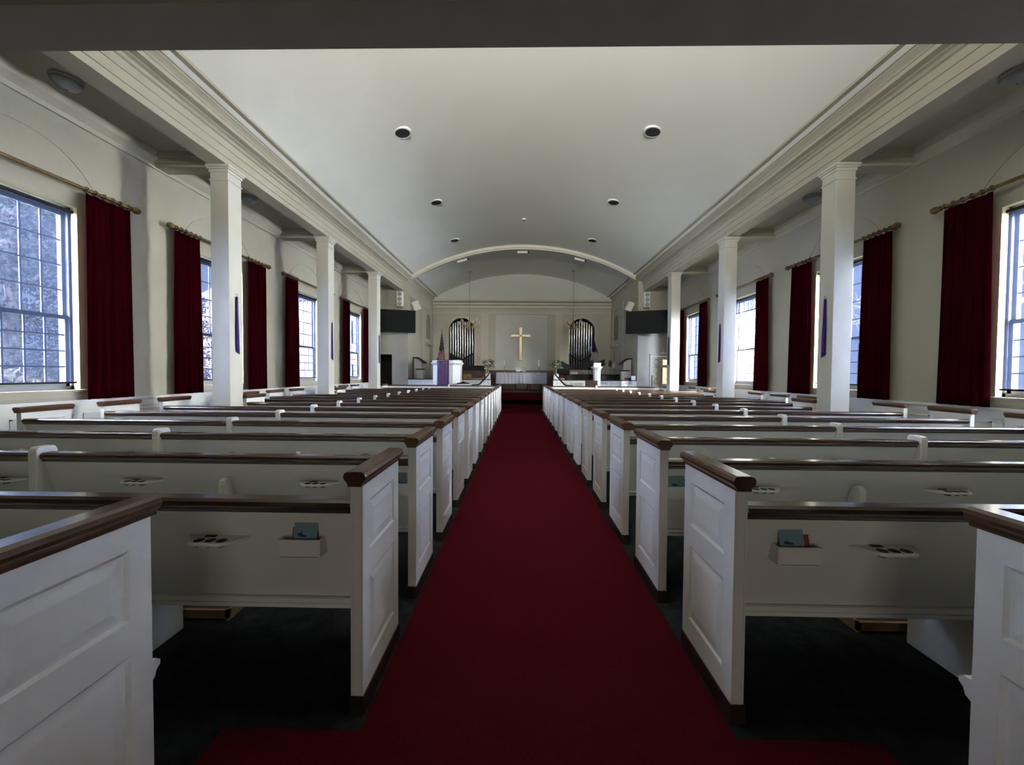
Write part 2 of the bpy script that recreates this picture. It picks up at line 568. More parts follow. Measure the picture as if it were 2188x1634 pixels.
# chancel walls
for sx, nm in ((-1, 'wall_chancel_left'), (1, 'wall_chancel_right')):
    bm = new()
    box(bm, sx * 4.88, sx * 5.12, YCH, YEND + 0.2, 0, 5.62)
    box(bm, sx * 4.88, sx * 4.84, 18.6, 19.0, 0, 5.0)
    box(bm, sx * 4.88, sx * 4.84, 20.6, 20.95, 0, 5.0)
    box(bm, sx * 4.88, sx * 4.85, YCH + 0.2, YEND, 4.78, 4.84)
    box(bm, sx * 4.90, sx * 5.10, YCH - 0.10, YCH, 0, 5.0)        # corner pilaster
    box(bm, sx * 4.86, sx * 4.93, YCH - 0.12, YCH - 0.02, 0, 5.0)
    struct(nm, bm, M['wall'], origin=(sx * 5, 18, 0))
    # arched niche frame
    bm = new()
    ny, nz0, nz1, rr = 20.0, 3.25, 4.1, 0.42
    pts = [(ny - rr, nz0)] + [(ny - rr * math.cos(PI * q / 16), nz1 + rr * math.sin(PI * q / 16)) for q in range(17)] + [(ny + rr, nz0)]
    prism(bm, pts, 'X', sx * 4.88, sx * 4.865)
    struct('trim_%d' % (21 if sx < 0 else 22), bm, M['olive'], origin=(sx * 4.88, ny, nz0))
    bm = new()
    box(bm, sx * 4.88, sx * 4.70, ny - 0.5, ny + 0.5, 2.95, 3.02)
    box(bm, sx * 4.88, sx * 4.78, ny - 0.42, ny + 0.42, 2.88, 2.95)
    tag(obj('wall_shelf', bm, M['trim'], origin=(sx * 4.88, ny, 2.9)), 'small cream ledge under the arched niche on the %s chancel wall' % SIDE[sx], 'shelf')

# rear wall with two arched organ chambers
bm = new()
OX, OR, OZ0, OZ1 = 3.28, 0.70, 1.70, 3.80
def wall_with_arches(bm, y0, y1):
    xs = [-5.2, -OX - OR, -OX + OR, OX - OR, OX + OR, 5.2]
    for a, b in ((0, 1), (2, 3), (4, 5)):
        box(bm, xs[a], xs[b], y0, y1, 0, 6.95)
    for c in (-OX, OX):
        box(bm, c - OR, c + OR, y0, y1, 0, OZ0)
        n = 20
        for q in range(n):
            a0, a1 = PI * q / n, PI * (q + 1) / n
            p = [(c + OR * math.cos(a0), OZ1 + OR * math.sin(a0)), (c + OR * math.cos(a0), 6.95), (c + OR * math.cos(a1), 6.95), (c + OR * math.cos(a1), OZ1 + OR * math.sin(a1))]
            prism(bm, p, 'Y', y0, y1)
wall_with_arches(bm, YEND, YEND + 0.25)
struct('wall_back', bm, M['wall'])
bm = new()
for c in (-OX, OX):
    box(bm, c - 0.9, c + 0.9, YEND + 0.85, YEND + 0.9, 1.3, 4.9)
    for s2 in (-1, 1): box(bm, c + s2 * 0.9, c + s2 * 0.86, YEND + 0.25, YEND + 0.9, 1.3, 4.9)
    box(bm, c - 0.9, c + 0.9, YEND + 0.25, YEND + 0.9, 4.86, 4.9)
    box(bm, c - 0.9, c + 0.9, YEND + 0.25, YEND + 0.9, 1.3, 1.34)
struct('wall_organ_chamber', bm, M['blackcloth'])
bm = new()
prism(bm, [(YEND, 5.0), (YEND - 0.04, 5.02), (YEND - 0.05, 5.15), (YEND - 0.12, 5.22), (YEND - 0.13, 5.30), (YEND - 0.30, 5.36), (YEND - 0.32, 5.44), (YEND, 5.46)], 'X', -4.8, 4.8)
box(bm, -4.8, 4.8, YEND - 0.03, YEND, 4.72, 4.80)
for c in (-OX, OX):
    n = 24
    for q in range(n):
        a0, a1 = PI * q / n, PI * (q + 1) / n
        p = [(c + r * math.cos(a), OZ1 + r * math.sin(a)) for r, a in ((OR, a0), (OR + 0.09, a0), (OR + 0.09, a1), (OR, a1))]
        prism(bm, p, 'Y', YEND - 0.03, YEND)
    for s2 in (-1, 1): box(bm, c + s2 * OR, c + s2 * (OR + 0.09), YEND - 0.03, YEND, OZ0, OZ1)
for x0, x1 in ((-2.22, -1.84), (1.84, 2.22)):
    box(bm, x0, x1, YEND - 0.07, YEND, 0.5, 4.72)
    box(bm, x0 - 0.03, x1 + 0.03, YEND - 0.09, YEND, 4.60, 4.72)
struct('trim_23', bm, M['trim'])
# pale centre panel with an arch moulding
struct('trim_24', box(new(), -1.42, 1.38, YEND - 0.02, YEND, 0.5, 4.66), M['niche'])
bm = new()
ra, rb, zc = 0.90, 0.925, 3.62
for q in range(30):
    a0, a1 = PI * q / 30, PI * (q + 1) / 30
    prism(bm, [(r * math.cos(a), zc + r * math.sin(a)) for r, a in ((ra, a0), (rb, a0), (rb, a1), (ra, a1))], 'Y', YEND - 0.045, YEND - 0.02)
for s2 in (-1, 1): box(bm, s2 * ra, s2 * rb, YEND - 0.045, YEND - 0.02, 0.5, zc)
struct('trim_25', bm, M['niche'])

# end walls of the side aisles with doors
def end_wall(sx, dx0, dx1, dz):
    bm = new()
    y0, y1 = YCH, YCH + 0.2
    a, b = sorted((sx * dx0, sx * dx1))
    lo, hi = sorted((sx * 5.10, sx * 6.75))
    box(bm, lo, a, y0, y1, 0, 5.4)
    box(bm, b, hi, y0, y1, 0, 5.4)
    box(bm, a, b, y0, y1, dz, 5.4)
    return bm
struct('wall_aisle_left', end_wall(-1, 5.585, 6.30, 2.27), M['wall'])
struct('wall_aisle_right', end_wall(1, 5.47, 6.36, 2.27), M['wall'])
# passage behind the left doorway
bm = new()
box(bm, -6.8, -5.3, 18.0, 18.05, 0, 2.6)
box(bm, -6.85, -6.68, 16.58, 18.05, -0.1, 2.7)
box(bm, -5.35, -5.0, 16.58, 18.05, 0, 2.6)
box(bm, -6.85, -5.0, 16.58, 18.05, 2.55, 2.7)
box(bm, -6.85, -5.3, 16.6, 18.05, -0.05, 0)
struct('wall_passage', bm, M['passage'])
d = struct('door_1', box(new(), -5.66, -5.62, 16.62, 17.40, 0.02, 2.24), M['tan'], origin=(-5.64, 16.62, 0), bevel=0.004)
obj('door_handle', lathe(new(), [(0.01, 0), (0.01, -0.04), (0.025, -0.05), (0.025, -0.075), (0.01, -0.08)], (0, 0, 0), 10, 'X'), M['gold'], d, loc=(-0.03, 0.70, 1.0))
# right door with leaded glass
bm = new()
X0, X1, Z1 = 5.49, 6.34, 2.25
DY0, DY1 = 16.44, 16.49
cx = [X0, 5.59, 5.86, 5.98, 6.25, X1]
cz = [0.01, 1.08, 1.79, 1.88, 2.13, Z1]
for a in range(5):
    for b in range(5):
        if a in (1, 3) and b in (1, 3): continue
        box(bm, cx[a], cx[a + 1], DY0, DY1, cz[b], cz[b + 1])
d = struct('door_2', bm, M['trim'], origin=(5.9, 16.46, 0))
for a, mm in ((1, 'lead_faint_glow'), (3, 'lead_bright_glow')):
    for b in (1, 3):
        x0, x1, z0, z1 = cx[a], cx[a + 1], cz[b], cz[b + 1]
        g = obj('glass_pane', box(new(), x0, x1, DY0 + 0.02, DY0 + 0.03, z0, z1), M[mm], d, origin=(5.9, 16.46, 0), loc=(0, 0, 0))
        g['label'] = 'amber leaded pane with a bright emission glow' if a == 3 else 'amber leaded pane with a faint emission glow'
        bm = new()
        xm = (x0 + x1) / 2; h = 0.135
        zz = (z0 + z1) / 2 if b == 3 else None
        cs = [zz] if b == 3 else [z1 - 0.14, z1 - 0.14 - 0.235, z1 - 0.14 - 0.47]
        for c in cs:
            for p0, p1 in (((x0, c), (xm, c + h)), ((xm, c + h), (x1, c)), ((x1, c), (xm, c - h)), ((xm, c - h), (x0, c))):
                tube(bm, [(p0[0], DY0 + 0.014, p0[1]), (p1[0], DY0 + 0.014, p1[1])], 0.006, 5)
        for zf in (z0 + 0.008, z1 - 0.008): tube(bm, [(x0, DY0 + 0.014, zf), (x1, DY0 + 0.014, zf)], 0.006, 5)
        obj('leading', bm, M['black'], d, origin=(5.9, 16.46, 0), loc=(0, 0, 0))
obj('door_pull', box(new(), -0.385, -0.355, -0.06, -0.02, 1.0, 1.46), M['olive'], d, loc=(0, 0, 0))
bm = new()
box(bm, 5.42, 6.40, 16.36, 16.40, 2.25, 2.33)
box(bm, 5.40, 6.40, 16.30, 16.40, 2.33, 2.36)
box(bm, 5.42, 5.47, 16.37, 16.40, 0, 2.25)
struct('trim_26', bm, M['trim'])
bm = new()
lathe(bm, [(0.09, 0), (0.09, 0.02), (0.03, 0.04), (0.02, 0.14), (0.035, 0.16), (0.015, 0.22)], (5.98, 16.34, 2.36), 12)
box(bm, 5.86, 6.10, 16.32, 16.36, 2.40, 2.43)
tag(obj('ledge_ornament', bm, M['white'], origin=(5.98, 16.34, 2.36)), 'small white ornament on the ledge over the leaded glass door', 'ornament')

# rear of the room and the gallery overhead
struct('wall_rear', box(new(), -6.75, 6.75, YB - 0.2, YB, -0.1, 7.2), M['wall'])
bm = new(); box(bm, -XW, XW, YB, 1.39, 2.86, 3.0); struct('trim_27', bm, M['balcony'])
bm = new()
box(bm, -XW, XW, 1.37, 1.565, 2.80, 3.0)
box(bm, -XW, XW, 1.50, 1.565, 3.0, 3.8)
struct('trim_28', bm, M['balcony2'])

# ------------------------------------------------------------------ columns
cn = 0
for sx in (-1, 1):
    for k, cy in enumerate(COLY):
        t = thing('column', '', 'column', (sx * (XC0 + XC1) / 2, cy + 0.155, 0), group='square white columns along the side aisles')
        if k == 0:
            t['label'] = 'square cream column beside the %s block of pews, nearest the gallery' % SIDE[sx]
        else:
            t['label'] = 'square cream column beside the %s block of pews, %s from the camera' % (SIDE[sx], ['', 'nearest in view', 'second in view', 'farthest'][k])
        w = 0.155
        obj('shaft', box(new(), -w, w, -w, w, 0.14, 4.90), M['column'], t, bevel=0.006)
        bm = new()
        box(bm, -w - .012, w + .012, -w - .012, w + .012, 4.74, 4.765)
        box(bm, -w - .015, w + .015, -w - .015, w + .015, 4.88, 4.93)
        box(bm, -w - .035, w + .035, -w - .035, w + .035, 4.93, 4.96)
        box(bm, -w - .05, w + .05, -w - .05, w + .05, 4.96, 4.998)
        obj('capital', bm, M['column'], t, bevel=0.004)
        obj('base', box(new(), -w - .02, w + .02, -w - .02, w + .02, 0.0, 0.14), M['column'], t, bevel=0.005)
        # purple sash on the aisle face
        if k > 0:
            fx = sx * (XC0 - 0.006)
            bm = new()
            z0, z1 = 1.80, 2.80
            for q, (dy, wd, zb) in enumerate(((-0.015, 0.035, 0.02), (0.02, 0.04, 0.0), (0.0, 0.05, 0.06))):
                top = [(dy * 0.2 - 0.012, z1), (dy * 0.2 + 0.012, z1)]
                pts = [(cy + 0.155 + dy * 0.2 - 0.014, z1), (cy + 0.155 + dy * 0.2 + 0.014, z1), (cy + 0.155 + dy + wd / 2, (z0 + z1) / 2), (cy + 0.155 + dy + wd / 2 + 0.012, z0 + zb), (cy + 0.155 + dy - wd / 2, z0 + zb + 0.03), (cy + 0.155 + dy - wd / 2, (z0 + z1) / 2)]
                prism(bm, pts, 'X', fx - sx * 0.004 * (q * 2), fx - sx * (0.004 * (q * 2) + 0.006))
            s = thing('ribbon_sash', 'long purple ribbon hanging on the %s column beside the %s pews' % (['', 'nearest visible', 'middle', 'farthest'][k], SIDE[sx]), 'ribbon', (fx, cy + 0.155, 2.8), group='purple ribbons on the columns')
            obj('ribbon', bm, M['purple'], s, origin=(fx, cy + 0.155, 2.8), loc=(0, 0, 0))
            obj('hook', tube(new(), [(sx * 0.004, 0, 0.05), (-sx * 0.02, 0, 0.05), (-sx * 0.022, 0, 0.0)], 0.004, 6), M['gold'], s)

# ------------------------------------------------------------------ windows
wn = 0
for sx in (-1, 1):
    for k, wy in enumerate(WINY):
        wn += 1
        shade_up = (sx == 1 and k == 2)
        o = (sx * XW, wy, WZ0)
        bm = new()
        x0, x1 = sx * (XW + 0.10), sx * (XW + 0.22)
        y0, y1 = wy - WH, wy + WH
        box(bm, x0, x1, y0, y0 + 0.03, WZ0, WZ1); box(bm, x0, x1, y1 - 0.03, y1, WZ0, WZ1)
        box(bm, x0, x1, y0, y1, WZ1 - 0.08, WZ1); box(bm, x0, x1, y0, y1, WZ0, WZ0 + 0.05)
        w = struct('window_%d' % wn, bm, M['sash'], origin=o)
        # sashes: 5 x 4 panes each
        zm = 2.245
        for nm, za, zb, xo in (('upper_sash', zm - 0.02, WZ1 - 0.08, 0.17), ('lower_sash', WZ0 + 0.05, zm + 0.02, 0.14)):
            bm = new()
            xa, xb = sx * (XW + xo - 0.018), sx * (XW + xo + 0.018)
            ya, yb = y0 + 0.03, y1 - 0.03
            st = 0.04
            xm = sx * (XW + xo)
            box(bm, xa, xb, ya, ya + st, za, zb); box(bm, xa, xb, yb - st, yb, za, zb)
            box(bm, xa, xb, ya, yb, za, za + 0.05); box(bm, xa, xb, ya, yb, zb - 0.05, zb)
            for q in range(1, 5):
                yy = ya + st + (yb - ya - 2 * st) * q / 5
                box(bm, xm - 0.007, xm + 0.007, yy - 0.010, yy + 0.010, za, zb)
            for q in range(1, 4):
                zz = za + 0.05 + (zb - za - 0.10) * q / 4
                box(bm, xm - 0.007, xm + 0.007, ya, yb, zz - 0.010, zz + 0.010)
            s = obj(nm, bm, M['sash'], w, origin=o, loc=(0, 0, 0))
            g = obj('glass', box(new(), sx * (XW + xo - 0.002), sx * (XW + xo + 0.002), ya + st, yb - st, za + 0.05, zb - 0.05), M['glass'], s, origin=o, loc=(0, 0, 0))
        bm = new()
        box(bm, sx * (XW - 0.05), sx * (XW + 0.10), y0 - 0.06, y1 + 0.06, WZ0 - 0.03, WZ0)
        box(bm, sx * (XW - 0.02), sx * XW, y0 - 0.04, y1 + 0.04, WZ0 - 0.10, WZ0 - 0.03)
        obj('window_sill', bm, M['trim'], w, origin=o, loc=(0, 0, 0))
        # roller blind
        desc = ['nearest', 'second', 'third', 'farthest'][k]
        if True:
            zb = 1.335 if not shade_up else 3.35
            xs_ = sx * (XW + 0.025)
            b = thing('roller_blind', 'dark mesh roller blind over the %s window on the %s wall' % (desc, SIDE[sx]), 'blind', (xs_, wy, 3.745), group='mesh roller blinds in the windows')
            if shade_up: b['label'] = 'mesh roller blind rolled up at the third window on the right wall'
            hw = WH - 0.055
            obj('roller_tube', lathe(new(), [(0.022, -hw - 0.02), (0.022, hw + 0.02)], (0, 0, -0.02), 12, 'Y'), M['black'], b)
            obj('blind_fabric', box(new(), -0.001, 0.001, -hw, hw, zb - 3.745, -0.03), M['shade'], b)
            obj('hem_bar', box(new(), -0.010, 0.010, -hw - 0.03, hw + 0.03, zb - 3.745 - 0.025, zb - 3.745), M['black'], b)

# ------------------------------------------------------------------ curtains and rods
def curtain_mesh(y0, y1, z0, z1, phase):
    bm = new()
    nx, nz = 90, 14
    grid = []
    for j in range(nz + 1):
        v = j / nz
        z = z0 + (z1 - z0) * v
        pinch = 1 - 0.10 * v
        rowv = []
        for i in range(nx + 1):
            u = i / nx
            y = (y0 + y1) / 2 + (u - 0.5) * (y1 - y0) * pinch
            amp = 0.014 + 0.010 * (1 - v)
            x = amp * math.sin(u * 2 * PI * 5.0 + phase) + 0.010 * math.sin(u * 17 + v * 2.2 + phase)
            rowv.append((x, y, z))
        grid.append(rowv)
    V = [[bm.verts.new(p) for p in r] for r in grid]
    for j in range(nz):
        for i in range(nx):
            bm.faces.new([V[j][i], V[j][i + 1], V[j + 1][i + 1], V[j + 1][i]])
    return bm

XR = 6.29
for sx in (-1, 1):
    for k, wy in enumerate(WINY):
        desc = ['nearest', 'second', 'third', 'farthest'][k]
        t = thing('curtain_rod', 'gilt wooden curtain rod above the %s window on the %s wall' % (desc, SIDE[sx]), 'curtain rod', (sx * XR, wy + 0.02, 4.06), group='gilt curtain rods above the windows')
        L = 1.24
        bm = lathe(new(), [(0.024, -L), (0.024, L)], (0, 0, 0), 14, 'Y')
        obj('rod', bm, M['rod'], t, smooth=True, auto=40)
        for s2 in (-1, 1):
            pr = [(0.024, 0), (0.038, 0.005), (0.038, 0.02), (0.024, 0.03), (0.046, 0.06), (0.056, 0.09), (0.044, 0.125), (0.018, 0.145)]
            obj('finial', lathe(new(), [(r, s2 * (L + z)) for r, z in pr], (0, 0, 0), 14, 'Y'), M['rod'], t, smooth=True, auto=40)
            obj('bracket', box(new(), 0, sx * (XW - XR), s2 * (L - 0.05) - 0.015, s2 * (L - 0.05) + 0.015, -0.02, 0.03), M['rod'], t)
        for s2, (a, b) in ((-1, (-1.25, -0.64)), (1, (0.58, 1.26))):
            ph = random.random() * 6
            yc = wy + (a + b) / 2
            which = 'near-side' if s2 < 0 else 'far-side'
            c = thing('curtain', 'burgundy curtain on the %s of the %s window, %s wall' % (which, desc, SIDE[sx]), 'curtain', (sx * XR, yc, 1.08), group='burgundy window curtains')
            o = obj('curtain_panel', curtain_mesh(wy + a - yc, wy + b - yc, 0.0, 2.93, ph), M['curtain'], c, smooth=True)
            mo = o.modifiers.new('thick', 'SOLIDIFY'); mo.thickness = 0.004
            n = 6
            for q in range(n):
                yy = (a - b) / 2 + 0.05 + (b - a - 0.10) * q / (n - 1)
                bm = new()
                rr = 0.036
                pts = [(rr * math.cos(2 * PI * w_ / 14), yy + 0.006 * math.sin(2 * PI * w_ / 14), 2.98 + rr * math.sin(2 * PI * w_ / 14)) for w_ in range(15)]
                tube(bm, pts, 0.007, 6)
                obj('curtain_ring', bm, M['rod'], c, smooth=True)

# ------------------------------------------------------------------ pews
XI = 0.798
def rail_profile():
    # (y, z): rounded wooden cap rail
    return [(a + 0.034, b - 0.006) for a, b in ((-0.020, 0.885), (-0.022, 0.900), (-0.032, 0.907), (-0.036, 0.920), (-0.032, 0.936), (-0.018, 0.946), (0.040, 0.946), (0.054, 0.936), (0.058, 0.920), (0.054, 0.907), (0.044, 0.900), (0.044, 0.885))]

def end_cap_profile(x0, x1):
    # (x, z) across the end panel
    a, b = min(x0, x1), max(x0, x1)
    return [(a - .004, 1.008), (b + .004, 1.008), (b + .005, 1.020), (b + .012, 1.030), (b + .021, 1.040), (b + .024, 1.052), (b + .018, 1.066), (b + .004, 1.074), (a - .004, 1.074), (a - .018, 1.066), (a - .024, 1.052), (a - .021, 1.040), (a - .012, 1.030), (a - .005, 1.020)]

def make_pew(sx, xin, xout, label, y, racks=(), cups=(1.47, 2.69, 3.62, 4.80), inner=True, open_end=False):
    t = thing('pew', label, 'pew', (sx * 3.3, y, 0), group='white pews with brown rails')
    o = (sx * 3.3, 0, 0)
    kw = dict(parent=t, origin=o, loc=(0, 0, 0))
    T = 0.054
    DP = 0.49
    for xe, s2 in ((xin, -1), (xout, 1)):
        xa = sx * xe
        xb = sx * (xe - s2 * T)
        out = sx * s2                    # outward direction of this end
        rects = [(0.080, 0.418, 0.19, 0.585), (0.080, 0.418, 0.695, 0.925)]
        bm = new()
        lo, hi = sorted((xa - out * 0.0088, xb + out * 0.0088))
        box(bm, lo, hi, 0, DP, 0.08, 1.012)
        panel_face(bm, xa, out, 0, DP, 0.08, 1.012, rects)
        panel_face(bm, xb, -out, 0, DP, 0.08, 1.012, rects)
        obj('end_panel', bm, M['white'], **kw)
        bm = prism(new(), end_cap_profile(xa, xb), 'Y', -0.022, DP + 0.022)
        e = obj('end_cap', bm, M['woody'], bevel=0.004, **kw)
        lo, hi = sorted((xa, xb))
        obj('plinth', box(new(), lo - 0.006, hi + 0.006, -0.006, DP + 0.004, 0.0, 0.08), M['plinth'], **kw)
    xi, xo = xin + T, xout - T
    xd = 3.372
    # back panel, leaning, with bottom moulding
    bm = new()
    lo, hi = sorted((sx * xi, sx * xo))
    prism(bm, [(0.024, 0.882), (0.048, 0.882), (0.182, 0.40), (0.154, 0.40)], 'X', lo, hi)
    obj('back_panel', bm, M['white'], **kw)
    bm = prism(new(), [(0.116, 0.440), (0.140, 0.436), (0.150, 0.395), (0.128, 0.388), (0.112, 0.398), (0.118, 0.412), (0.106, 0.424)], 'X', lo, hi)
    obj('back_moulding', bm, M['white'], **kw)
    for a, b in ((xi, xd - 0.029), (xd + 0.029, xo)):
        if b - a < 0.2: continue
        lo, hi = sorted((sx * a, sx * b))
        obj('top_rail', prism(new(), rail_profile(), 'X', lo, hi), M['wood'], bevel=0.004, **kw)
    # divider: white upright wrapping the joint of the rails
    bm = new()
    pts = [(-0.016, 0.40), (-0.016, 0.950), (-0.008, 0.970), (0.008, 0.980), (0.085, 0.980), (0.098, 0.972), (0.108, 0.950), (0.108, 0.80), (0.17, 0.40)]
    lo, hi = sorted((sx * (xd - 0.029), sx * (xd + 0.029)))
    prism(bm, pts, 'X', lo, hi)
    prism(bm, [(0.0, 0.0), (0.0, 0.42), (0.50, 0.42), (0.50, 0.0)], 'X', lo, hi)
    obj('divider', bm, M['white'], bevel=0.005, **kw)
    # seat with rounded nosing
    lo, hi = sorted((sx * xi, sx * xo))
    bm = prism(new(), [(0.17, 0.455), (0.53, 0.470), (0.560, 0.468), (0.574, 0.455), (0.574, 0.440), (0.560, 0.428), (0.553, 0.405), (0.535, 0.395), (0.530, 0.445), (0.16, 0.430)], 'X', lo, hi)
    obj('seat', bm, M['white'], **kw)
    # supports under the seat reaching up the back
    for xs_ in (2.09, 4.62):
        if xs_ > xo - 0.1: continue
        lo, hi = sorted((sx * (xs_ - 0.021), sx * (xs_ + 0.021)))
        bm = prism(new(), [(0.055, 0.0), (0.02, 0.30), (-0.018, 0.66), (-0.020, 0.745), (-0.012, 0.772), (0.010, 0.785), (0.034, 0.780), (0.050, 0.760), (0.17, 0.43), (0.53, 0.43), (0.53, 0.0)], 'X', lo, hi)
        obj('support', bm, M['white'], bevel=0.004, **kw)
    # communion cup shelves on the back
    for cx_ in cups:
        if cx_ > xo - 0.1: continue
        c = sx * cx_
        yb = 0.05
        pr = [(c - 0.14, yb + 0.012), (c + 0.14, yb + 0.012), (c + 0.125, yb - 0.02), (c + 0.080, yb - 0.075), (c + 0.06, yb - 0.085), (c - 0.06, yb - 0.085), (c - 0.080, yb - 0.075), (c - 0.125, yb - 0.02)]
        sh = obj('cup_holder', prism(new(), pr, 'Z', 0.745, 0.758), M['white'], bevel=0.003, **kw)
        for q in (-1, 0, 1):
            bm = lathe(new(), [(0.016, 0.735), (0.018, 0.759), (0.021, 0.7595), (0.010, 0.7605)], (c + q * 0.050, yb - 0.050, 0), 14)
            obj('cup_socket', bm, M['black'], sh, origin=o, loc=(0, 0, 0), smooth=True, auto=40)
        for q0, q1 in ((-0.058, -0.010),):
            bm = prism(new(), [(c + q0, yb + 0.004), (c + q1, yb + 0.004), (c + q1, yb - 0.014), (c + q0, yb - 0.014)], 'Z', 0.758, 0.7605)
            obj('card_slot', bm, M['black'], sh, origin=o, loc=(0, 0, 0))
    for rx in racks:
        c = sx * rx
        bm = new()
        box(bm, c - 0.085, c + 0.085, 0.008, 0.018, 0.684, 0.762)
        box(bm, c - 0.088, c + 0.088, 0.008, 0.078, 0.678, 0.690)
        for s2 in (-1, 1):
            prism(bm, [(0.008, 0.762), (0.008, 0.684), (0.080, 0.684), (0.055, 0.762)], 'X', c + s2 * 0.085, c + s2 * 0.095)
        obj('book_rack', bm, M['white'], bevel=0.002, **kw)
    return t

protos = {}
for sx in (-1, 1):
    s = SIDE[sx]
    make_pew(sx, 1.365, 5.82, 'white pew end and back in the bottom %s corner, nearest the camera' % s, row(-1))
    make_pew(sx, XI, 5.82, 'second white pew from the camera, %s of the red aisle, with a blue booklet' % s, row(0), racks=(1.085,))
    make_pew(sx, XI, 5.82, 'third white pew from the camera, %s of the red aisle' % s, row(1), racks=(0.945,))
    p = make_pew(sx, XI, 5.82, 'fourth white pew from the camera, %s of the red aisle' % s, row(2))
    ps = make_pew(sx, XI, 5.10, 'eighth white pew from the camera, %s of the red aisle, shortened for a column' % s, row(6))
    for i in range(3, 15):
        if i == 6: continue
        if i in (10, 14):
            dup(ps, (sx * 3.3, row(i), 0), '%s white pew from the camera, %s of the red aisle, shortened for a column' % (ORD[i + 1], s))
        else:
            dup(p, (sx * 3.3, row(i), 0), '%s white pew from the camera, %s of the red aisle' % (ORD[i + 1], s))

# front screens ahead of the first pew
for sx in (-1, 1):
    y = row(15) - 0.06
    t = thing('pew_screen', 'white panelled screen with a brown rail in front of the %s pews' % SIDE[sx], 'screen', (sx * 3.3, y, 0))
    o = (sx * 3.3, 0, 0)
    kw = dict(parent=t, origin=o, loc=(0, 0, 0))
    for xe, s2 in ((XI, -1), (5.68, 1)):
        xa, xb = sx * xe, sx * (xe - s2 * 0.054)
        lo, hi = sorted((xa, xb))
        obj('end_panel', box(new(), lo, hi, -0.02, 0.22, 0.08, 0.99), M['white'], **kw)
        bm = prism(new(), [(a, b - 0.02) for a, b in end_cap_profile(xa, xb)], 'Y', -0.042, 0.242)
        obj('end_cap', bm, M['woody'], bevel=0.004, **kw)
        obj('plinth', box(new(), lo - 0.005, hi + 0.005, -0.02, 0.22, 0, 0.08), M['plinth'], **kw)
    lo, hi = sorted((sx * (XI + 0.054), sx * (5.68 - 0.054)))
    bm = box(new(), lo, hi, 0.01, 0.04, 0.08, 0.985)
    obj('panel', bm, M['white'], **kw)
    for a, b in ((XI + 0.054, 2.77), (2.83, 5.626)):
        l2, h2 = sorted((sx * a, sx * b))
        obj('top_rail', prism(new(), [(a2, b2 + 0.085) for a2, b2 in rail_profile()], 'X', l2, h2), M['wood'], bevel=0.004, **kw)
    l2, h2 = sorted((sx * 2.77, sx * 2.83))
    obj('divider', box(new(), l2, h2, -0.05, 0.07, 0.3, 1.055), M['white'], bevel=0.006, **kw)

# booklets and hymnals in the racks
for sx in (-1, 1):
    for (i, rx, nm) in ((0, 1.085, 'second'), (1, 0.945, 'third')):
        c = sx * rx
        tilt = 0.05 if sx < 0 else -0.10
        b = thing('booklet', 'light blue booklet with a ship drawing, rack of the %s pew, %s of aisle' % (nm, SIDE[sx]), 'booklet', (c - sx * 0.012, row(i) + 0.026, 0.692), group='blue booklets in the pew racks')
        b.rotation_euler = (R(-6), tilt, 0)
        hw = 0.052
        obj('cover', box(new(), -hw, hw, -0.002, 0.002, 0.0, 0.172), M['bluebook'], b)
        pr = [(-0.036, 0.090), (-0.030, 0.078), (0.000, 0.074), (0.008, 0.080), (-0.008, 0.084), (-0.016, 0.088), (-0.018, 0.100), (-0.022, 0.088), (-0.030, 0.090)]
        obj('ship_print', prism(new(), pr, 'Y', -0.0032, -0.002), M['bluedark'], b)
        obj('title_print', box(new(), -0.014, 0.024, -0.003, -0.002, 0.052, 0.058), M['bluedark'], b)
        obj('header_band', box(new(), -0.040, 0.038, -0.003, -0.002, 0.142, 0.156), M['bluedark2'], b)
        h = thing('hymnal', 'red hymnal behind the blue booklet in the %s pew, %s of the aisle' % (nm, SIDE[sx]), 'book', (c + 0.008, row(i) + 0.034, 0.692), group='red hymnals in the pew racks')
        h.rotation_euler = (R(-8), tilt * 0.6, 0)
        bm = new(); box(bm, -0.056, 0.056, -0.005, -0.0035, 0, 0.182); box(bm, -0.056, 0.056, 0.0035, 0.005, 0, 0.182); box(bm, -0.056, -0.054, -0.005, 0.005, 0, 0.182)
        obj('book_cover', bm, M['redbook'], h)
        obj('pages', box(new(), -0.053, 0.052, -0.0035, 0.0035, 0.003, 0.178), M['book_page'], h)

# low kneelers on the floor between the second and third pews
for sx in (-1, 1):
    t = thing('kneeler', 'low tan kneeler with a dark top on the floor under the second pew, %s side' % SIDE[sx], 'kneeler', (sx * 2.6, 2.24, 0))
    xa, xb = sorted((sx * 1.86 - sx * 2.6, sx * 3.2 - sx * 2.6))
    bm = new()
    box(bm, xa, xb, 0, 0.018, 0.012, 0.062); box(bm, xa, xb, 0.20, 0.218, 0.012, 0.062)
    box(bm, xa, xa + 0.02, 0, 0.218, 0.0, 0.062); box(bm, xb - 0.02, xb, 0, 0.218, 0.0, 0.062)
    obj('frame', bm, M['tan'], t)
    obj('pad', box(new(), xa + 0.02, xb - 0.02, 0.018, 0.20, 0.03, 0.052), M['blackcloth'], t)

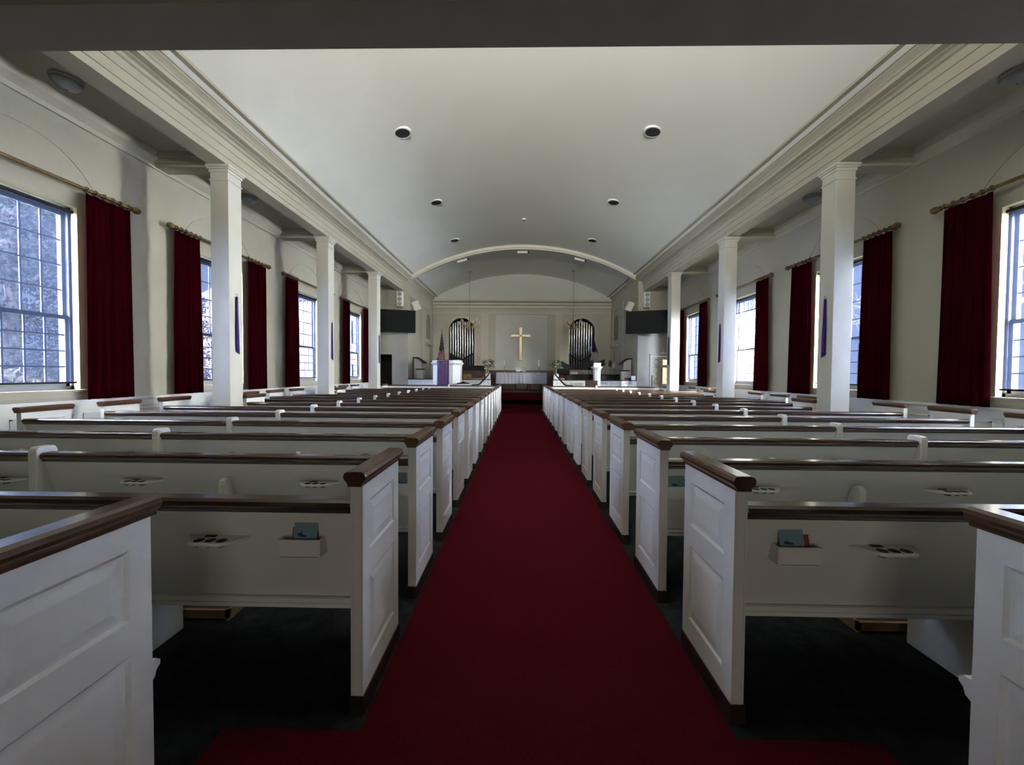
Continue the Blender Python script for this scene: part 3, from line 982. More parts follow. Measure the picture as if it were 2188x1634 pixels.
# ------------------------------------------------------------------ ceiling fittings
for k, y in enumerate((8.10, 11.38, 14.60)):
    for sx in (-1, 1):
        x = sx * 2.60
        z = vz(x)
        t = thing('ceiling_downlight', 'round dark downlight with white ring in the vault, %s pair, %s side' % (['nearest', 'middle', 'farthest'][k], SIDE[sx]), 'ceiling light', (x, y, z), group='round downlights in the vaulted ceiling')
        t.rotation_euler = (0, sx * math.asin(2.6 / RV) * 0.6, 0)
        obj('ring', lathe(new(), [(0.152, 0.0), (0.152, -0.022), (0.180, -0.018), (0.192, 0.03), (0.192, 0.12)], (0, 0, 0), 28, cap=False), M['white'], t, smooth=True, auto=40)
        obj('lens', lathe(new(), [(0.151, -0.018), (0.151, 0.0)], (0, 0, 0), 28), M['blackcloth'], t)
for sx in (-1, 1):
    for k, y in enumerate((4.86, 8.14, 11.55)):
        t = thing('dome_light', 'unlit glass dome light on the %s side aisle ceiling, %s one' % (SIDE[sx], ['nearest', 'second', 'third'][k]), 'ceiling light', (sx * 5.90, y, 5.2), group='dome lights on the side aisle ceilings')
        obj('canopy', lathe(new(), [(0.155, 0), (0.160, -0.03), (0.150, -0.045)], (0, 0, 0), 24), M['grille'], t, smooth=True, auto=40)
        obj('glass_bowl', lathe(new(), [(0.150, -0.045), (0.140, -0.075), (0.10, -0.115), (0.05, -0.135), (0.012, -0.142)], (0, 0, 0), 24), M['grille'], t, smooth=True)
        obj('finial', lathe(new(), [(0.012, -0.140), (0.018, -0.15), (0.006, -0.165)], (0, 0, 0), 10), M['gold'], t)
t = thing('smoke_detector', 'tiny ceiling detector at the crown of the vault', 'detector', (0, 13.5, vz(0)))
obj('housing', lathe(new(), [(0.07, 0), (0.07, -0.03), (0.04, -0.045)], (0, 0, 0), 16), M['white'], t)
obj('sensor', lathe(new(), [(0.03, -0.045), (0.03, -0.06), (0.015, -0.065)], (0, 0, 0), 12), M['black'], t)
for k, x in enumerate((-2.58, 0.0, 2.44)):
    z = vz(x) - 0.20
    t = thing('spotlight', 'flat white spotlight box behind the chancel arch, %s' % ['left', 'at the centre', 'right'][k], 'spotlight', (x, 16.62, z), group='spotlights behind the chancel arch')
    t.rotation_euler = (0, x / RV, 0)
    obj('housing', box(new(), -0.24, 0.20, -0.08, 0.08, -0.035, 0.045), M['speaker'], t, bevel=0.01)
    obj('lens', lathe(new(), [(0.035, 0.0), (0.045, 0.06)], (0.21, 0, 0.02), 12, 'X'), M['black'], t)
    obj('mount', box(new(), -0.03, 0.03, -0.03, 0.03, 0.045, 0.19), M['grille'], t)

# chandeliers
def chandelier(x, label):
    t = thing('chandelier', label, 'chandelier', (x, 19.0, 3.90), group='brass chandeliers over the chancel')
    zt = vz(x) - 3.90
    obj('stem', tube(new(), [(0, 0, 0.25), (0, 0, zt - 0.03)], 0.011, 8), M['gold'], t)
    obj('ceiling_rose', lathe(new(), [(0.08, zt), (0.075, zt - 0.03), (0.02, zt - 0.05)], (0, 0, 0), 16), M['gold'], t)
    obj('body', lathe(new(), [(0.012, 0.30), (0.03, 0.26), (0.02, 0.20), (0.05, 0.14), (0.07, 0.06), (0.05, -0.02), (0.02, -0.06), (0.06, -0.14), (0.08, -0.19), (0.05, -0.24), (0.01, -0.28)], (0, 0, 0), 18), M['gold'], t, smooth=True)
    for q in range(12):
        a = 2 * PI * q / 12
        up = q % 2
        rr = 0.42 if up else 0.50
        z0 = 0.10 if up else -0.05
        pts = []
        for w in range(9):
            u = w / 8
            r = 0.04 + (rr - 0.04) * u
            z = z0 - 0.14 * math.sin(PI * u) + 0.06 * u
            pts.append((r * math.cos(a), r * math.sin(a), z))
        obj('arm', tube(new(), pts, 0.013, 6), M['gold'], t, smooth=True)
        e = pts[-1]
        obj('candle_sleeve', lathe(new(), [(0.03, 0.0), (0.032, 0.012), (0.011, 0.014), (0.011, 0.09), (0.006, 0.095), (0.012, 0.12), (0.003, 0.15)], e, 8), M['candle'], t)
    return t
chandelier(-2.60, 'brass chandelier on a long stem before the left organ pipes')
chandelier(2.52, 'brass chandelier on a long stem before the right organ pipes')

# ------------------------------------------------------------------ chancel
# organ pipes
for sx in (-1, 1):
    cx_ = sx * OX + (-0.02 if sx < 0 else -0.06)
    t = thing('organ_pipes', 'rank of silver organ pipes in the %s arched opening' % SIDE[sx], 'organ pipes', (cx_, YEND + 0.10, 1.70))
    n = 10
    for q in range(n):
        u = (q - (n - 1) / 2) / ((n - 1) / 2)
        x = u * 0.60
        top = 2.12 + 0.50 * math.sqrt(max(0, 1 - (x / 0.68) ** 2)) + (0.03 if q % 2 else 0)
        mouth = 0.80 - 0.36 * (1 - abs(u))
        r = 0.052 + 0.008 * (1 - abs(u))
        prof = [(0.012, 0.02), (r * 0.8, mouth - 0.06), (r, mouth), (r, top), (r * 0.86, top), (r * 0.86, top - 0.05)]
        p = obj('pipe', lathe(new(), prof, (x, 0, 0), 14), M['pipe'], t, smooth=True, auto=35)
        bm = new()
        box(bm, x - r * 0.62, x + r * 0.62, -r - 0.012, -r * 0.5, mouth + 0.0, mouth + 0.06)
        for s2 in (-1, 1): box(bm, x + s2 * r * 0.62, x + s2 * r * 0.80, -r - 0.020, -r * 0.4, mouth - 0.03, mouth + 0.08)
        obj('mouth', bm, M['black'], p)
    obj('base_rail', box(new(), -0.70, 0.70, -0.06, 0.10, -0.02, 0.03), M['wood'], t)

# plastered lunette above the chancel cornice
bm = new()
pts = [(-4.74, 5.47)] + [(-4.74 + 9.48 * q / 40, vz(-4.74 + 9.48 * q / 40) - 0.001) for q in range(41)] + [(4.74, 5.47)]
prism(bm, pts, 'Y', YEND - 0.02, YEND)
struct('trim_29', bm, M['niche'])

# gold cross
bm = new()
def crossbar(bm, a, b, w0, w1, horiz):
    # flared bar from a to b
    if horiz:
        pts = [(a, 1.33 - w1), (b - 0.0, 1.33 - w0), (b, 1.33 + w0), (a, 1.33 + w1)]
    else:
        pts = [(-w1, a), (w1, a), (w0, b), (-w0, b)]
    prism(bm, pts, 'Y', -0.03, 0.03)
crossbar(bm, 0.0, 1.33, 0.062, 0.085, False)
crossbar(bm, 1.78, 1.33, 0.062, 0.095, False)
crossbar(bm, -0.53, 0.0, 0.045, 0.075, True)
crossbar(bm, 0.53, 0.0, 0.045, 0.075, True)
o = obj('altar_cross', bm, M['goldcross'], loc=(-0.05, YEND - 0.10, 2.20), bevel=0.006)
tag(o, 'tall gold cross hanging on the pale panel above the altar', 'cross')

# dark wood wainscot behind the altar
bm = new()
box(bm, -1.75, 1.75, YEND - 0.26, YEND - 0.20, 0.53, 1.60)
box(bm, -1.78, 1.78, YEND - 0.29, YEND - 0.17, 1.60, 1.65)
for x in (-1.70, -1.25, -0.55, 0.0, 0.55, 1.25, 1.66): box(bm, x, x + 0.04, YEND - 0.275, YEND - 0.25, 0.53, 1.60)
tag(obj('altar_rail_panel', bm, M['wood'], origin=(0, 20.7, 0.53)), 'dark wooden panelling behind the white-draped altar', 'panelling')

# altar
t = thing('altar_table', 'long dark wooden altar table at the head of the aisle', 'table', (0, 19.5, 0.53))
bm = new()
box(bm, -1.18, 1.18, -0.30, 0.30, 0.95, 0.99)
obj('tabletop', bm, M['wood'], t)
bm = new(); panel_front(bm, -0.25, -1.10, 1.10, 0.0, 0.95, [(-1.0, -0.4, 0.1, 0.85), (-0.33, 0.33, 0.1, 0.85), (0.4, 1.0, 0.1, 0.85)]); box(bm, -1.10, 1.10, -0.236, 0.25, 0, 0.95)
obj('body', bm, M['wood'], t)
bm = new()
# cloth with hanging edge
W_, D_, H_ = 1.26, 0.37, 0.56
n = 120
per = []
for q in range(n):
    u = q / n
    L1, L2 = 2 * W_, 2 * D_
    d_ = u * 2 * (L1 + L2)
    if d_ < L1: p = (-W_ + d_, -D_)
    elif d_ < L1 + L2: p = (W_, -D_ + d_ - L1)
    elif d_ < 2 * L1 + L2: p = (W_ - (d_ - L1 - L2), D_)
    else: p = (-W_, D_ - (d_ - 2 * L1 - L2))
    per.append(p)
rings = []
for s_, z, am in ((0.92, 0.0, 0), (0.98, 0.0, 0), (0.995, -0.012, 0.0), (1.0, -0.03, 0.002), (1.01, -0.25, 0.012), (1.02, -H_, 0.02)):
    rings.append([bm.verts.new((p[0] * s_ if s_ < 1 else p[0] * (1 + (s_ - 1) * 0.4) + am * math.sin(q * 1.3) * (1 if abs(p[0]) > W_ - .01 else 0), p[1] * s_ + am * math.sin(q * 1.9 + 1) * (1 if abs(p[1]) > D_ - .01 else 0), z)) for q, p in enumerate(per)])
for a, b in zip(rings, rings[1:]):
    for q in range(n): bm.faces.new([a[q], a[(q + 1) % n], b[(q + 1) % n], b[q]])
bm.faces.new(rings[0][::-1])
tag(obj('altar_cloth', bm, M['cloth'], loc=(0, 19.5, 1.53), smooth=True, auto=50), 'white cloth hanging over the altar table', 'cloth')
for sx in (-1, 1):
    t = thing('candlestick', 'slim candlestick with a white candle on the %s end of the altar' % SIDE[sx], 'candlestick', (sx * 0.87, 19.45, 1.532), group='altar candlesticks')
    obj('stick', lathe(new(), [(0.055, 0), (0.055, 0.015), (0.02, 0.03), (0.014, 0.10), (0.03, 0.13), (0.013, 0.16), (0.013, 0.28), (0.045, 0.31), (0.05, 0.32), (0.018, 0.33)], n=14), M['gold'], t, smooth=True, auto=40)
    obj('candle', lathe(new(), [(0.018, 0.33), (0.018, 0.62), (0.004, 0.63), (0.003, 0.65)], n=10), M['candle'], t)
t = thing('open_bible', 'open book leaning on a stand at the centre of the altar', 'book', (-0.02, 19.55, 1.532))
obj('stand', prism(new(), [(0.12, 0), (-0.10, 0), (-0.12, 0.03), (0.10, 0.18)], 'X', -0.22, 0.22), M['gold'], t)
for s2 in (-1, 1):
    bm = prism(new(), [(-0.125, 0.04), (-0.10, 0.06), (0.09, 0.28), (0.11, 0.265)], 'X', s2 * 0.005, s2 * 0.26)
    obj('page_block', bm, M['book_page'], t)
t = thing('offering_bowl', 'small brass bowl on the altar before the open book', 'bowl', (0.0, 19.30, 1.532))
obj('bowl', lathe(new(), [(0.03, 0), (0.03, 0.01), (0.012, 0.02), (0.06, 0.045), (0.085, 0.07), (0.078, 0.07), (0.05, 0.05)], n=16), M['gold'], t, smooth=True)

# parapets of the chancel
for sx in (-1, 1):
    s = SIDE[sx]
    t = thing('chancel_parapet', 'low white panelled parapet with a brown cap, %s of the chancel steps' % s, 'parapet', (sx * 3.1, 16.3, 0))
    a, b = sorted((sx * 1.33 - sx * 3.1, sx * 4.85 - sx * 3.1))
    bm = new()
    n = 6
    w = (b - a - 0.12) / n
    rects = [(a + 0.06 + q * w + 0.05, a + 0.06 + (q + 1) * w - 0.05, 0.16, 1.10) for q in range(n)]
    panel_front(bm, 0.0, a, b, 0.0, 1.20, rects)
    box(bm, a, b, 0.014, 0.11, 0.0, 1.20)
    box(bm, a, b, -0.02, 0.0, 0.0, 0.12)
    box(bm, a, b, -0.015, 0.0, 1.15, 1.20)
    obj('panel_wall', bm, M['white'], t)
    obj('cap', box(new(), a - 0.02, b, -0.04, 0.14, 1.20, 1.235), M['wood'], t, bevel=0.008)
    # flower post
    x = sx * 1.45
    p = thing('flower_pedestal', 'small square white post at the %s side of the chancel steps' % s, 'pedestal', (x, 16.36, 1.236), group='flower pedestals beside the steps')
    bm = new(); box(bm, -0.10, 0.10, -0.07, 0.09, 0, 0.24)
    obj('block', bm, M['white'], p, bevel=0.004)
    bm = new(); box(bm, -0.115, 0.115, -0.085, 0.105, 0.24, 0.255)
    obj('top', bm, M['wood'], p)
    v = thing('flower_vase', 'gold vase of greenery and white flowers on the %s post' % s, 'vase', (x, 16.37, 1.492), group='altar flower vases')
    obj('vase', lathe(new(), [(0.05, 0), (0.05, 0.012), (0.02, 0.03), (0.028, 0.06), (0.038, 0.12), (0.030, 0.20), (0.045, 0.25), (0.038, 0.25), (0.02, 0.20)], n=16), M['gold'], v, smooth=True, auto=40)
    rnd = random.Random(5 + sx)
    bm = new()
    for q in range(260):
        a1, r1 = rnd.uniform(0, 2 * PI), rnd.uniform(0.02, 0.27) ** 1.0
        h = 0.24 + rnd.uniform(0.0, 0.36) * (1 - r1 * 1.1)
        c = Vector((r1 * math.cos(a1), 0.6 * r1 * math.sin(a1), h))
        d1 = Vector((math.cos(a1), math.sin(a1), rnd.uniform(-0.6, 0.9))).normalized()
        d2 = d1.cross(Vector((rnd.random(), rnd.random(), rnd.random()))).normalized() * 0.012
        L_ = rnd.uniform(0.05, 0.10)
        vs = [bm.verts.new(x_) for x_ in (c, c + d1 * L_ * 0.5 + d2, c + d1 * L_, c + d1 * L_ * 0.5 - d2)]
        bm.faces.new(vs)
    for q in range(14):
        a1 = 2 * PI * q / 14
        tube(bm, [(0, 0, 0.2), (0.12 * math.cos(a1), 0.08 * math.sin(a1), 0.35), (0.22 * math.cos(a1), 0.13 * math.sin(a1), 0.42 + 0.1 * math.sin(q))], 0.003, 4)
    obj('foliage', bm, M['leaf'], v)
    for q in range(5):
        c = Vector((rnd.uniform(-0.06, 0.10), rnd.uniform(-0.10, 0.0), rnd.uniform(0.28, 0.46)))
        bm = new()
        for w in range(7):
            a1 = 2 * PI * w / 7
            d = Vector((math.cos(a1), -0.5, math.sin(a1))) * 0.035
            s_ = Vector((-math.sin(a1), 0, math.cos(a1))) * 0.014
            bm.faces.new([bm.verts.new(z_) for z_ in (c, c + d * 0.6 + s_, c + d, c + d * 0.6 - s_)])
        obj('flower', bm, M['petal'], v)
    # handrail
    x0 = sx * 1.40
    bm = tube(new(), [(x0, 16.30, 1.46), (sx * 1.42, 16.20, 1.42), (sx * 1.60, 15.85, 1.20), (sx * 1.72, 15.62, 1.05), (sx * 1.80, 15.52, 1.015), (sx * 1.90, 15.46, 1.01), (sx * 2.03, 15.40, 1.01)], [0.022, 0.026, 0.030, 0.032, 0.032, 0.030, 0.024], 10)
    h = thing('handrail', 'curved dark handrail beside the %s of the chancel steps' % s, 'handrail', (sx * 1.7, 15.6, 0), group='handrails at the chancel steps')
    obj('rail', bm, M['black'], h, origin=(sx * 1.7, 15.6, 0), loc=(0, 0, 0), smooth=True)
    for (px, py, pz) in ((1.90, 15.46, 1.0), (1.50, 16.02, 1.32)):
        obj('baluster', tube(new(), [(sx * px, py, 0), (sx * px, py, pz)], 0.014, 8), M['white'], h, origin=(sx * 1.7, 15.6, 0), loc=(0, 0, 0))
    # pink-wrapped plant
    x = sx * 1.74 if sx > 0 else -1.66
    v = thing('potted_plant', 'dusky plant in pink foil wrap behind the %s parapet post' % s, 'plant', (x, 16.75, 1.08), group='foil-wrapped pot plants')
    obj('pot_wrap', lathe(new(), [(0.07, 0.0), (0.085, 0.10), (0.13, 0.22), (0.12, 0.22), (0.08, 0.12)], n=12), M['pink'], v)
    bm = new()
    for q in range(120):
        a1, r1 = rnd.uniform(0, 2 * PI), rnd.uniform(0.0, 0.15)
        c = Vector((r1 * math.cos(a1), r1 * math.sin(a1), rnd.uniform(0.20, 0.34)))
        d1 = Vector((math.cos(a1), math.sin(a1), rnd.uniform(-0.3, 0.6))).normalized() * 0.07
        d2 = d1.cross(Vector((0, 0, 1))).normalized() * 0.022
        bm.faces.new([bm.verts.new(z_) for z_ in (c, c + d1 * 0.5 + d2, c + d1, c + d1 * 0.5 - d2)])
    obj('leaves', bm, M['pinkleaf'], v)
    obj('plant_stand', box(new(), -0.09, 0.09, -0.09, 0.09, -0.76, 0.0), M['wood'], v)
    # stepped white choir desks
    x = sx * 4.62
    t = thing('choir_desk', 'white stepped choir desk with slanted black top behind the %s parapet' % s, 'desk', (x, 16.95, 0.32), group='white choir desks')
    a, b = sorted((sx * 0.20, -sx * 0.14))
    bm = new(); box(bm, a, b, 0.10, 0.42, 0, 1.66)
    a2, b2 = sorted((-sx * 0.14, -sx * 0.14 - sx * 0.02)); a3, b3 = sorted((sx * 0.02, -sx * 0.28))
    obj('tall_cabinet', bm, M['white'], t, bevel=0.004)
    bm = new(); box(bm, a3, b3, -0.16, 0.10, 0, 1.30)
    obj('low_cabinet', bm, M['white'], t, bevel=0.004)
    pts = [(sx * 0.22, 1.86), (sx * 0.02, 1.86), (-sx * 0.30, 1.62), (-sx * 0.30, 1.58), (0.0, 1.80), (sx * 0.22, 1.83)]
    obj('slanted_top', prism(new(), [(p_[0], p_[1] + 0.0) for p_ in pts], 'Y', 0.02, 0.44), M['black'], t)
    pts = [(sx * 0.20, 1.66), (sx * 0.20, 1.83), (0.02 * sx, 1.80), (-sx * 0.14, 1.69), (-sx * 0.14, 1.66)]
    obj('top_side', prism(new(), pts, 'Y', 0.10, 0.42), M['white'], t)
    a, b = sorted((sx * 0.05, -sx * 0.32))
    obj('shelf', box(new(), a, b, -0.20, 0.10, 1.30, 1.345), M['black'], t)

# pulpit
t = thing('pulpit', 'large white octagonal pulpit with moulded top, left of the steps', 'pulpit', (-3.10, 15.84, 0))
def octo(bm, w, d, c, z0, z1, grow0=0, grow1=0):
    def ring(g, z):
        W2, D2, C2 = w + g, d + g, c
        return [bm.verts.new((x, y, z)) for x, y in ((-W2, D2), (-W2, -D2 + C2), (-W2 + C2, -D2), (W2 - C2, -D2), (W2, -D2 + C2), (W2, D2))]
    A, B_ = ring(grow0, z0), ring(grow1, z1)
    for q in range(6): bm.faces.new([A[q], A[(q + 1) % 6], B_[(q + 1) % 6], B_[q]])
    bm.faces.new(A[::-1]); bm.faces.new(B_)
bm = new()
octo(bm, 0.56, 0.40, 0.26, 0, 1.80)
octo(bm, 0.56, 0.40, 0.26, 0, 0.14, 0.03, 0.03)
for (p0, p1) in (((-0.56, -0.14), (-0.30, -0.40)), ((0.30, -0.40), (0.56, -0.14))):
    pass
obj('body', bm, M['white'], t)
bm = new()
octo(bm, 0.56, 0.40, 0.26, 1.80, 1.88, 0.0, 0.06)
octo(bm, 0.56, 0.40, 0.26, 1.88, 1.92, 0.065, 0.065)
octo(bm, 0.56, 0.40, 0.26, 1.92, 2.00, 0.02, 0.02)
obj('cornice', bm, M['white'], t, bevel=0.006)
bm = new(); octo(bm, 0.56, 0.40, 0.26, 2.00, 2.02, 0.03, 0.03)
obj('desk_top', bm, M['wood'], t)
bm = new()
nz = 24
V = []
for j in range(nz + 1):
    z = 1.99 - 1.25 * j / nz
    V.append([bm.verts.new((-0.31 + 0.48 * i / 30, -0.475 + 0.010 * math.sin(i * 0.8 + j * 0.1), z)) for i in range(31)])
for j in range(nz):
    for i in range(30): bm.faces.new([V[j][i], V[j][i + 1], V[j + 1][i + 1], V[j + 1][i]])
o = obj('pulpit_cloth', bm, M['purpledark'], loc=(-3.10, 15.82, 0), smooth=True)
mo = o.modifiers.new('thick', 'SOLIDIFY'); mo.thickness = 0.006
tag(o, 'dark purple satin cloth hanging down the front of the white pulpit', 'cloth')

# lectern post on the right
t = thing('lectern', 'slender white octagonal lectern on the right parapet', 'lectern', (3.11, 16.03, 0))
bm = new(); lathe(bm, [(0.175, 0.0), (0.175, 0.14), (0.155, 0.16), (0.155, 1.68)], n=8); obj('shaft', bm, M['white'], t)
bm = new(); lathe(bm, [(0.155, 1.66), (0.17, 1.69), (0.22, 1.75), (0.235, 1.76), (0.235, 1.79), (0.14, 1.80)], n=8); obj('cornice', bm, M['white'], t)
obj('book_rest', box(new(), -0.145, 0.145, -0.12, 0.13, 1.79, 1.95), M['white'], t, bevel=0.006)
t = thing('hymn_board', 'brown wooden board standing before the right parapet beside the lectern', 'board', (2.83, 15.7, 0))
bm = new()
box(bm, -0.23, 0.23, 0.0, 0.03, 0.62, 1.20)
obj('board', bm, M['wood'], t)
bm = new(); box(bm, -0.25, -0.22, -0.01, 0.04, 0.0, 1.22); box(bm, 0.22, 0.25, -0.01, 0.04, 0.0, 1.22); box(bm, -0.25, 0.25, -0.01, 0.04, 1.19, 1.22)
obj('frame', bm, M['woody'], t)
t = thing('side_table', 'small round white table with a dark lid before the left parapet', 'table', (-2.36, 15.34, 0))
obj('drum', lathe(new(), [(0.22, 0.0), (0.22, 0.9), (0.26, 0.95), (0.26, 1.06)], n=24), M['white'], t, smooth=True, auto=40)
obj('lid', lathe(new(), [(0.27, 1.06), (0.25, 1.085), (0.12, 1.11), (0.04, 1.14), (0.01, 1.16)], n=24), M['black'], t, smooth=True, auto=40)

# organ console on the left
t = thing('organ_console', 'dark wooden organ console behind the pulpit on the left', 'organ', (-2.15, 17.4, 0.32))
bm = new(); box(bm, -0.62, 0.50, 0, 0.62, 0.0, 0.95); prism(bm, [(0.10, 0.95), (0.62, 0.95), (0.62, 1.36), (0.26, 1.36)], 'X', -0.60, 0.48)
obj('case', bm, M['wood'], t, bevel=0.01)
obj('music_desk', prism(new(), [(0.12, 1.34), (0.15, 1.34), (0.30, 1.50), (0.27, 1.52)], 'X', -0.55, 0.42), M['black'], t)
bm = new(); box(bm, -0.50, 0.38, -0.06, 0.08, 0.88, 0.92); obj('keyboard', bm, M['book_page'], t)
t = thing('wooden_chair', 'light brown wooden chair back beside the pulpit', 'chair', (-2.38, 16.85, 0.32))
obj('backrest', box(new(), -0.20, 0.16, 0.0, 0.03, 0.55, 1.12), M['tan'], t, bevel=0.01)
obj('seat', box(new(), -0.22, 0.20, 0.0, 0.42, 0.42, 0.46), M['tan'], t)
for a in (-0.20, 0.16):
    for b in (0.0, 0.38): obj('leg', box(new(), a, a + 0.035, b, b + 0.035, 0, 0.42 if b > 0.1 else 0.55), M['tan'], t)

# grand piano and stands on the right
t = thing('grand_piano', 'black grand piano with open music desk behind the right parapet', 'piano', (3.20, 18.15, 0.32))
pr = [(-1.45, -0.35), (1.35, -0.35), (1.35, 0.20), (0.9, 0.55), (-0.2, 0.62), (-1.1, 0.62), (-1.45, 0.40)]
obj('case', prism(new(), pr, 'Z', 0.62, 1.12), M['black'], t, bevel=0.01)
obj('lid', prism(new(), [(a * 1.01, b * 1.02) for a, b in pr], 'Z', 1.12, 1.15), M['screen'], t)
obj('music_desk', prism(new(), [(-0.02, 1.15), (0.02, 1.15), (0.10, 1.42), (0.07, 1.42)], 'X', -1.62, -0.95), M['black'], t)
for a, b in ((-1.25, -0.15), (1.1, -0.15), (0.0, 0.42)): obj('leg', lathe(new(), [(0.05, 0), (0.04, 0.3), (0.06, 0.62)], (a, b, 0), 10), M['black'], t)
def music_stand(x, y, h, tilt, label):
    t = thing('music_stand', label, 'music stand', (x, y, 0.32), group='black music stands by the piano')
    obj('pole', tube(new(), [(0, 0, 0.04), (0, 0, h)], 0.012, 8), M['black'], t)
    for q in range(3):
        a = 2 * PI * q / 3 + 0.5
        obj('leg', tube(new(), [(0, 0, 0.25), (0.24 * math.cos(a), 0.24 * math.sin(a), 0.01)], 0.008, 6), M['black'], t)
    bm = new()
    c, s_ = math.cos(tilt), math.sin(tilt)
    prism(bm, [(-0.23 * c, h - 0.23 * s_ - 0.02), (0.23 * c, h + 0.23 * s_ - 0.02), (0.23 * c - 0.10 * s_, h + 0.23 * s_ + 0.24), (-0.23 * c - 0.10 * s_, h - 0.23 * s_ + 0.24)], 'Y', -0.02, 0.0)
    obj('desk', bm, M['black'], t)
music_stand(3.45, 17.0, 1.50, 0.35, 'black music stand tilted right of the lectern')
music_stand(4.00, 16.95, 1.46, -0.35, 'black music stand before the right choir desk')
music_stand(2.98, 17.25, 1.50, 0.2, 'black music stand behind the lectern')
music_stand(1.95, 17.35, 1.40, -0.5, 'black music stand beside the piano music desk')
tag(obj('sheet_music', prism(new(), [(-0.01, 0), (0.01, 0), (0.06, 0.10), (0.04, 0.10)], 'X', -0.16, 0.16), M['book_page'], loc=(2.45, 17.95, 1.472)), 'white sheet of music lying on the black piano', 'sheet music')
t = thing('side_speaker', 'small black and white boxes on the cap of the right parapet', 'box', (4.6, 16.36, 1.236))
obj('white_box', box(new(), 0.02, 0.20, -0.05, 0.07, 0, 0.18), M['white'], t, bevel=0.006)
obj('dark_box', box(new(), -0.22, 0.0, -0.05, 0.07, 0, 0.10), M['black'], t, bevel=0.006)

# flags
def flag(x, y, m1, m2, label, sx):
    t = thing('flag', label, 'flag', (x, y, 0.32), group=None)
    obj('pole', tube(new(), [(0, 0, 0.03), (sx * -0.02, 0, 3.28)], 0.014, 8), M['tan'], t)
    obj('base', lathe(new(), [(0.16, 0), (0.16, 0.03), (0.05, 0.06), (0.03, 0.12)], n=18), M['gold'], t)
    bm = lathe(new(), [(0.02, 3.26), (0.035, 3.30), (0.015, 3.34), (0.03, 3.37), (0.012, 3.42)], n=10)
    prism(bm, [(-0.10, 3.40), (-0.02, 3.36), (0.02, 3.36), (0.10, 3.41), (0.02, 3.40), (0.0, 3.44), (-0.02, 3.40)], 'Y', -0.01, 0.01)
    obj('eagle_finial', bm, M['gold'], t)
    def cloth(z0, z1, w0, w1, off0, off1, ph):
        b2 = new(); nn, mm = 40, 14
        V = []
        for j in range(mm + 1):
            u = j / mm
            z = z0 + (z1 - z0) * u; w = w0 + (w1 - w0) * u; of = off0 + (off1 - off0) * u
            V.append([b2.verts.new((of + w * (i / nn - 0.5) * 2, -0.05 - 0.05 * math.sin(i * 0.75 + ph + u) * (0.3 + u) , z + 0.06 * math.sin(i * 0.3) * u)) for i in range(nn + 1)])
        for j in range(mm):
            for i in range(nn): b2.faces.new([V[j][i], V[j][i + 1], V[j + 1][i + 1], V[j + 1][i]])
        return b2
    obj('canton', cloth(3.18, 2.30, 0.02, 0.14, 0.0, 0.0 if sx < 0 else 0.16, 0.0), m1, t, smooth=True)
    obj('stripes', cloth(2.30, 1.50, 0.14, 0.27, 0.0 if sx < 0 else 0.12, -0.06 if sx < 0 else 0.05, 1.0), m2, t, smooth=True)
flag(-4.16, 20.0, M['canton'], M['flag'], 'draped national flag with eagle finial beside the left organ pipes', -1)
flag(3.68, 20.1, M['navyflag'], M['whiteflag'], 'dark violet and white flag draped beside the right organ pipes', 1)

# screens and loudspeakers
for sx in (-1, 1):
    s = SIDE[sx]
    t = thing('television', 'large black wall screen hung high beside the chancel, %s side' % s, 'television', (5.08 if sx > 0 else -5.27, 15.86, 3.62), rotz=-sx * R(17))
    obj('bezel', box(new(), -0.82, 0.82, -0.03, 0.03, -0.47, 0.47), M['black'], t, bevel=0.006)
    obj('screen', box(new(), -0.80, 0.80, -0.034, -0.030, -0.445, 0.455), M['screen'], t)
    obj('wall_bracket', tube(new(), [(0, 0.03, 0.0), (0, 0.20, 0.0), (0.0, 0.50, 0.0)], 0.03, 8), M['black'], t)
    t = thing('line_speaker', 'tall white column speaker with three round grilles, %s of the chancel arch' % s, 'loudspeaker', (sx * 5.18, 16.22, 4.28))
    obj('cabinet', box(new(), -0.12, 0.12, -0.08, 0.10, 0, 0.62), M['speaker'], t, bevel=0.008)
    for q in range(3):
        obj('driver', lathe(new(), [(0.088, -0.080), (0.088, -0.086), (0.03, -0.088)], (0, 0, 0.11 + q * 0.20), 20, 'Y'), M['grille'], t)
    obj('mount', box(new(), -0.05, 0.05, 0.10, 0.18, 0.2, 0.4), M['speaker'], t)
    t = thing('box_speaker', 'tilted white box speaker on a bracket, %s chancel wall' % s, 'loudspeaker', (sx * 4.64, 16.80, 4.42))
    t.rotation_euler = (R(12), -sx * R(22) * -1, sx * R(8))
    obj('cabinet', box(new(), -0.13, 0.13, -0.12, 0.12, -0.20, 0.20), M['speaker'], t, bevel=0.015)
    obj('bracket', tube(new(), [(sx * 0.12, 0.02, 0), (sx * 0.20, 0.02, 0.05)], 0.02, 8), M['grille'], t)

# ------------------------------------------------------------------ outside
def foliage(bm, c, rad, n, size, rnd):
    c = Vector(c)
    for _ in range(n):
        while True:
            p = Vector((rnd.uniform(-1, 1), rnd.uniform(-1, 1), rnd.uniform(-1, 1)))
            if p.length <= 1: break
        p = Vector((p.x * rad[0], p.y * rad[1], p.z * rad[2])) + c
        d1 = Vector((rnd.gauss(0, 1), rnd.gauss(0, 1), rnd.gauss(0, 1))).normalized()
        d2 = d1.cross(Vector((rnd.gauss(0, 1), rnd.gauss(0, 1), rnd.gauss(0, 1)))).normalized()
        s = size * rnd.uniform(0.5, 1.3)
        bm.faces.new([bm.verts.new(q) for q in (p - d1 * s, p + d2 * s * 0.45, p + d1 * s, p - d2 * s * 0.45)])

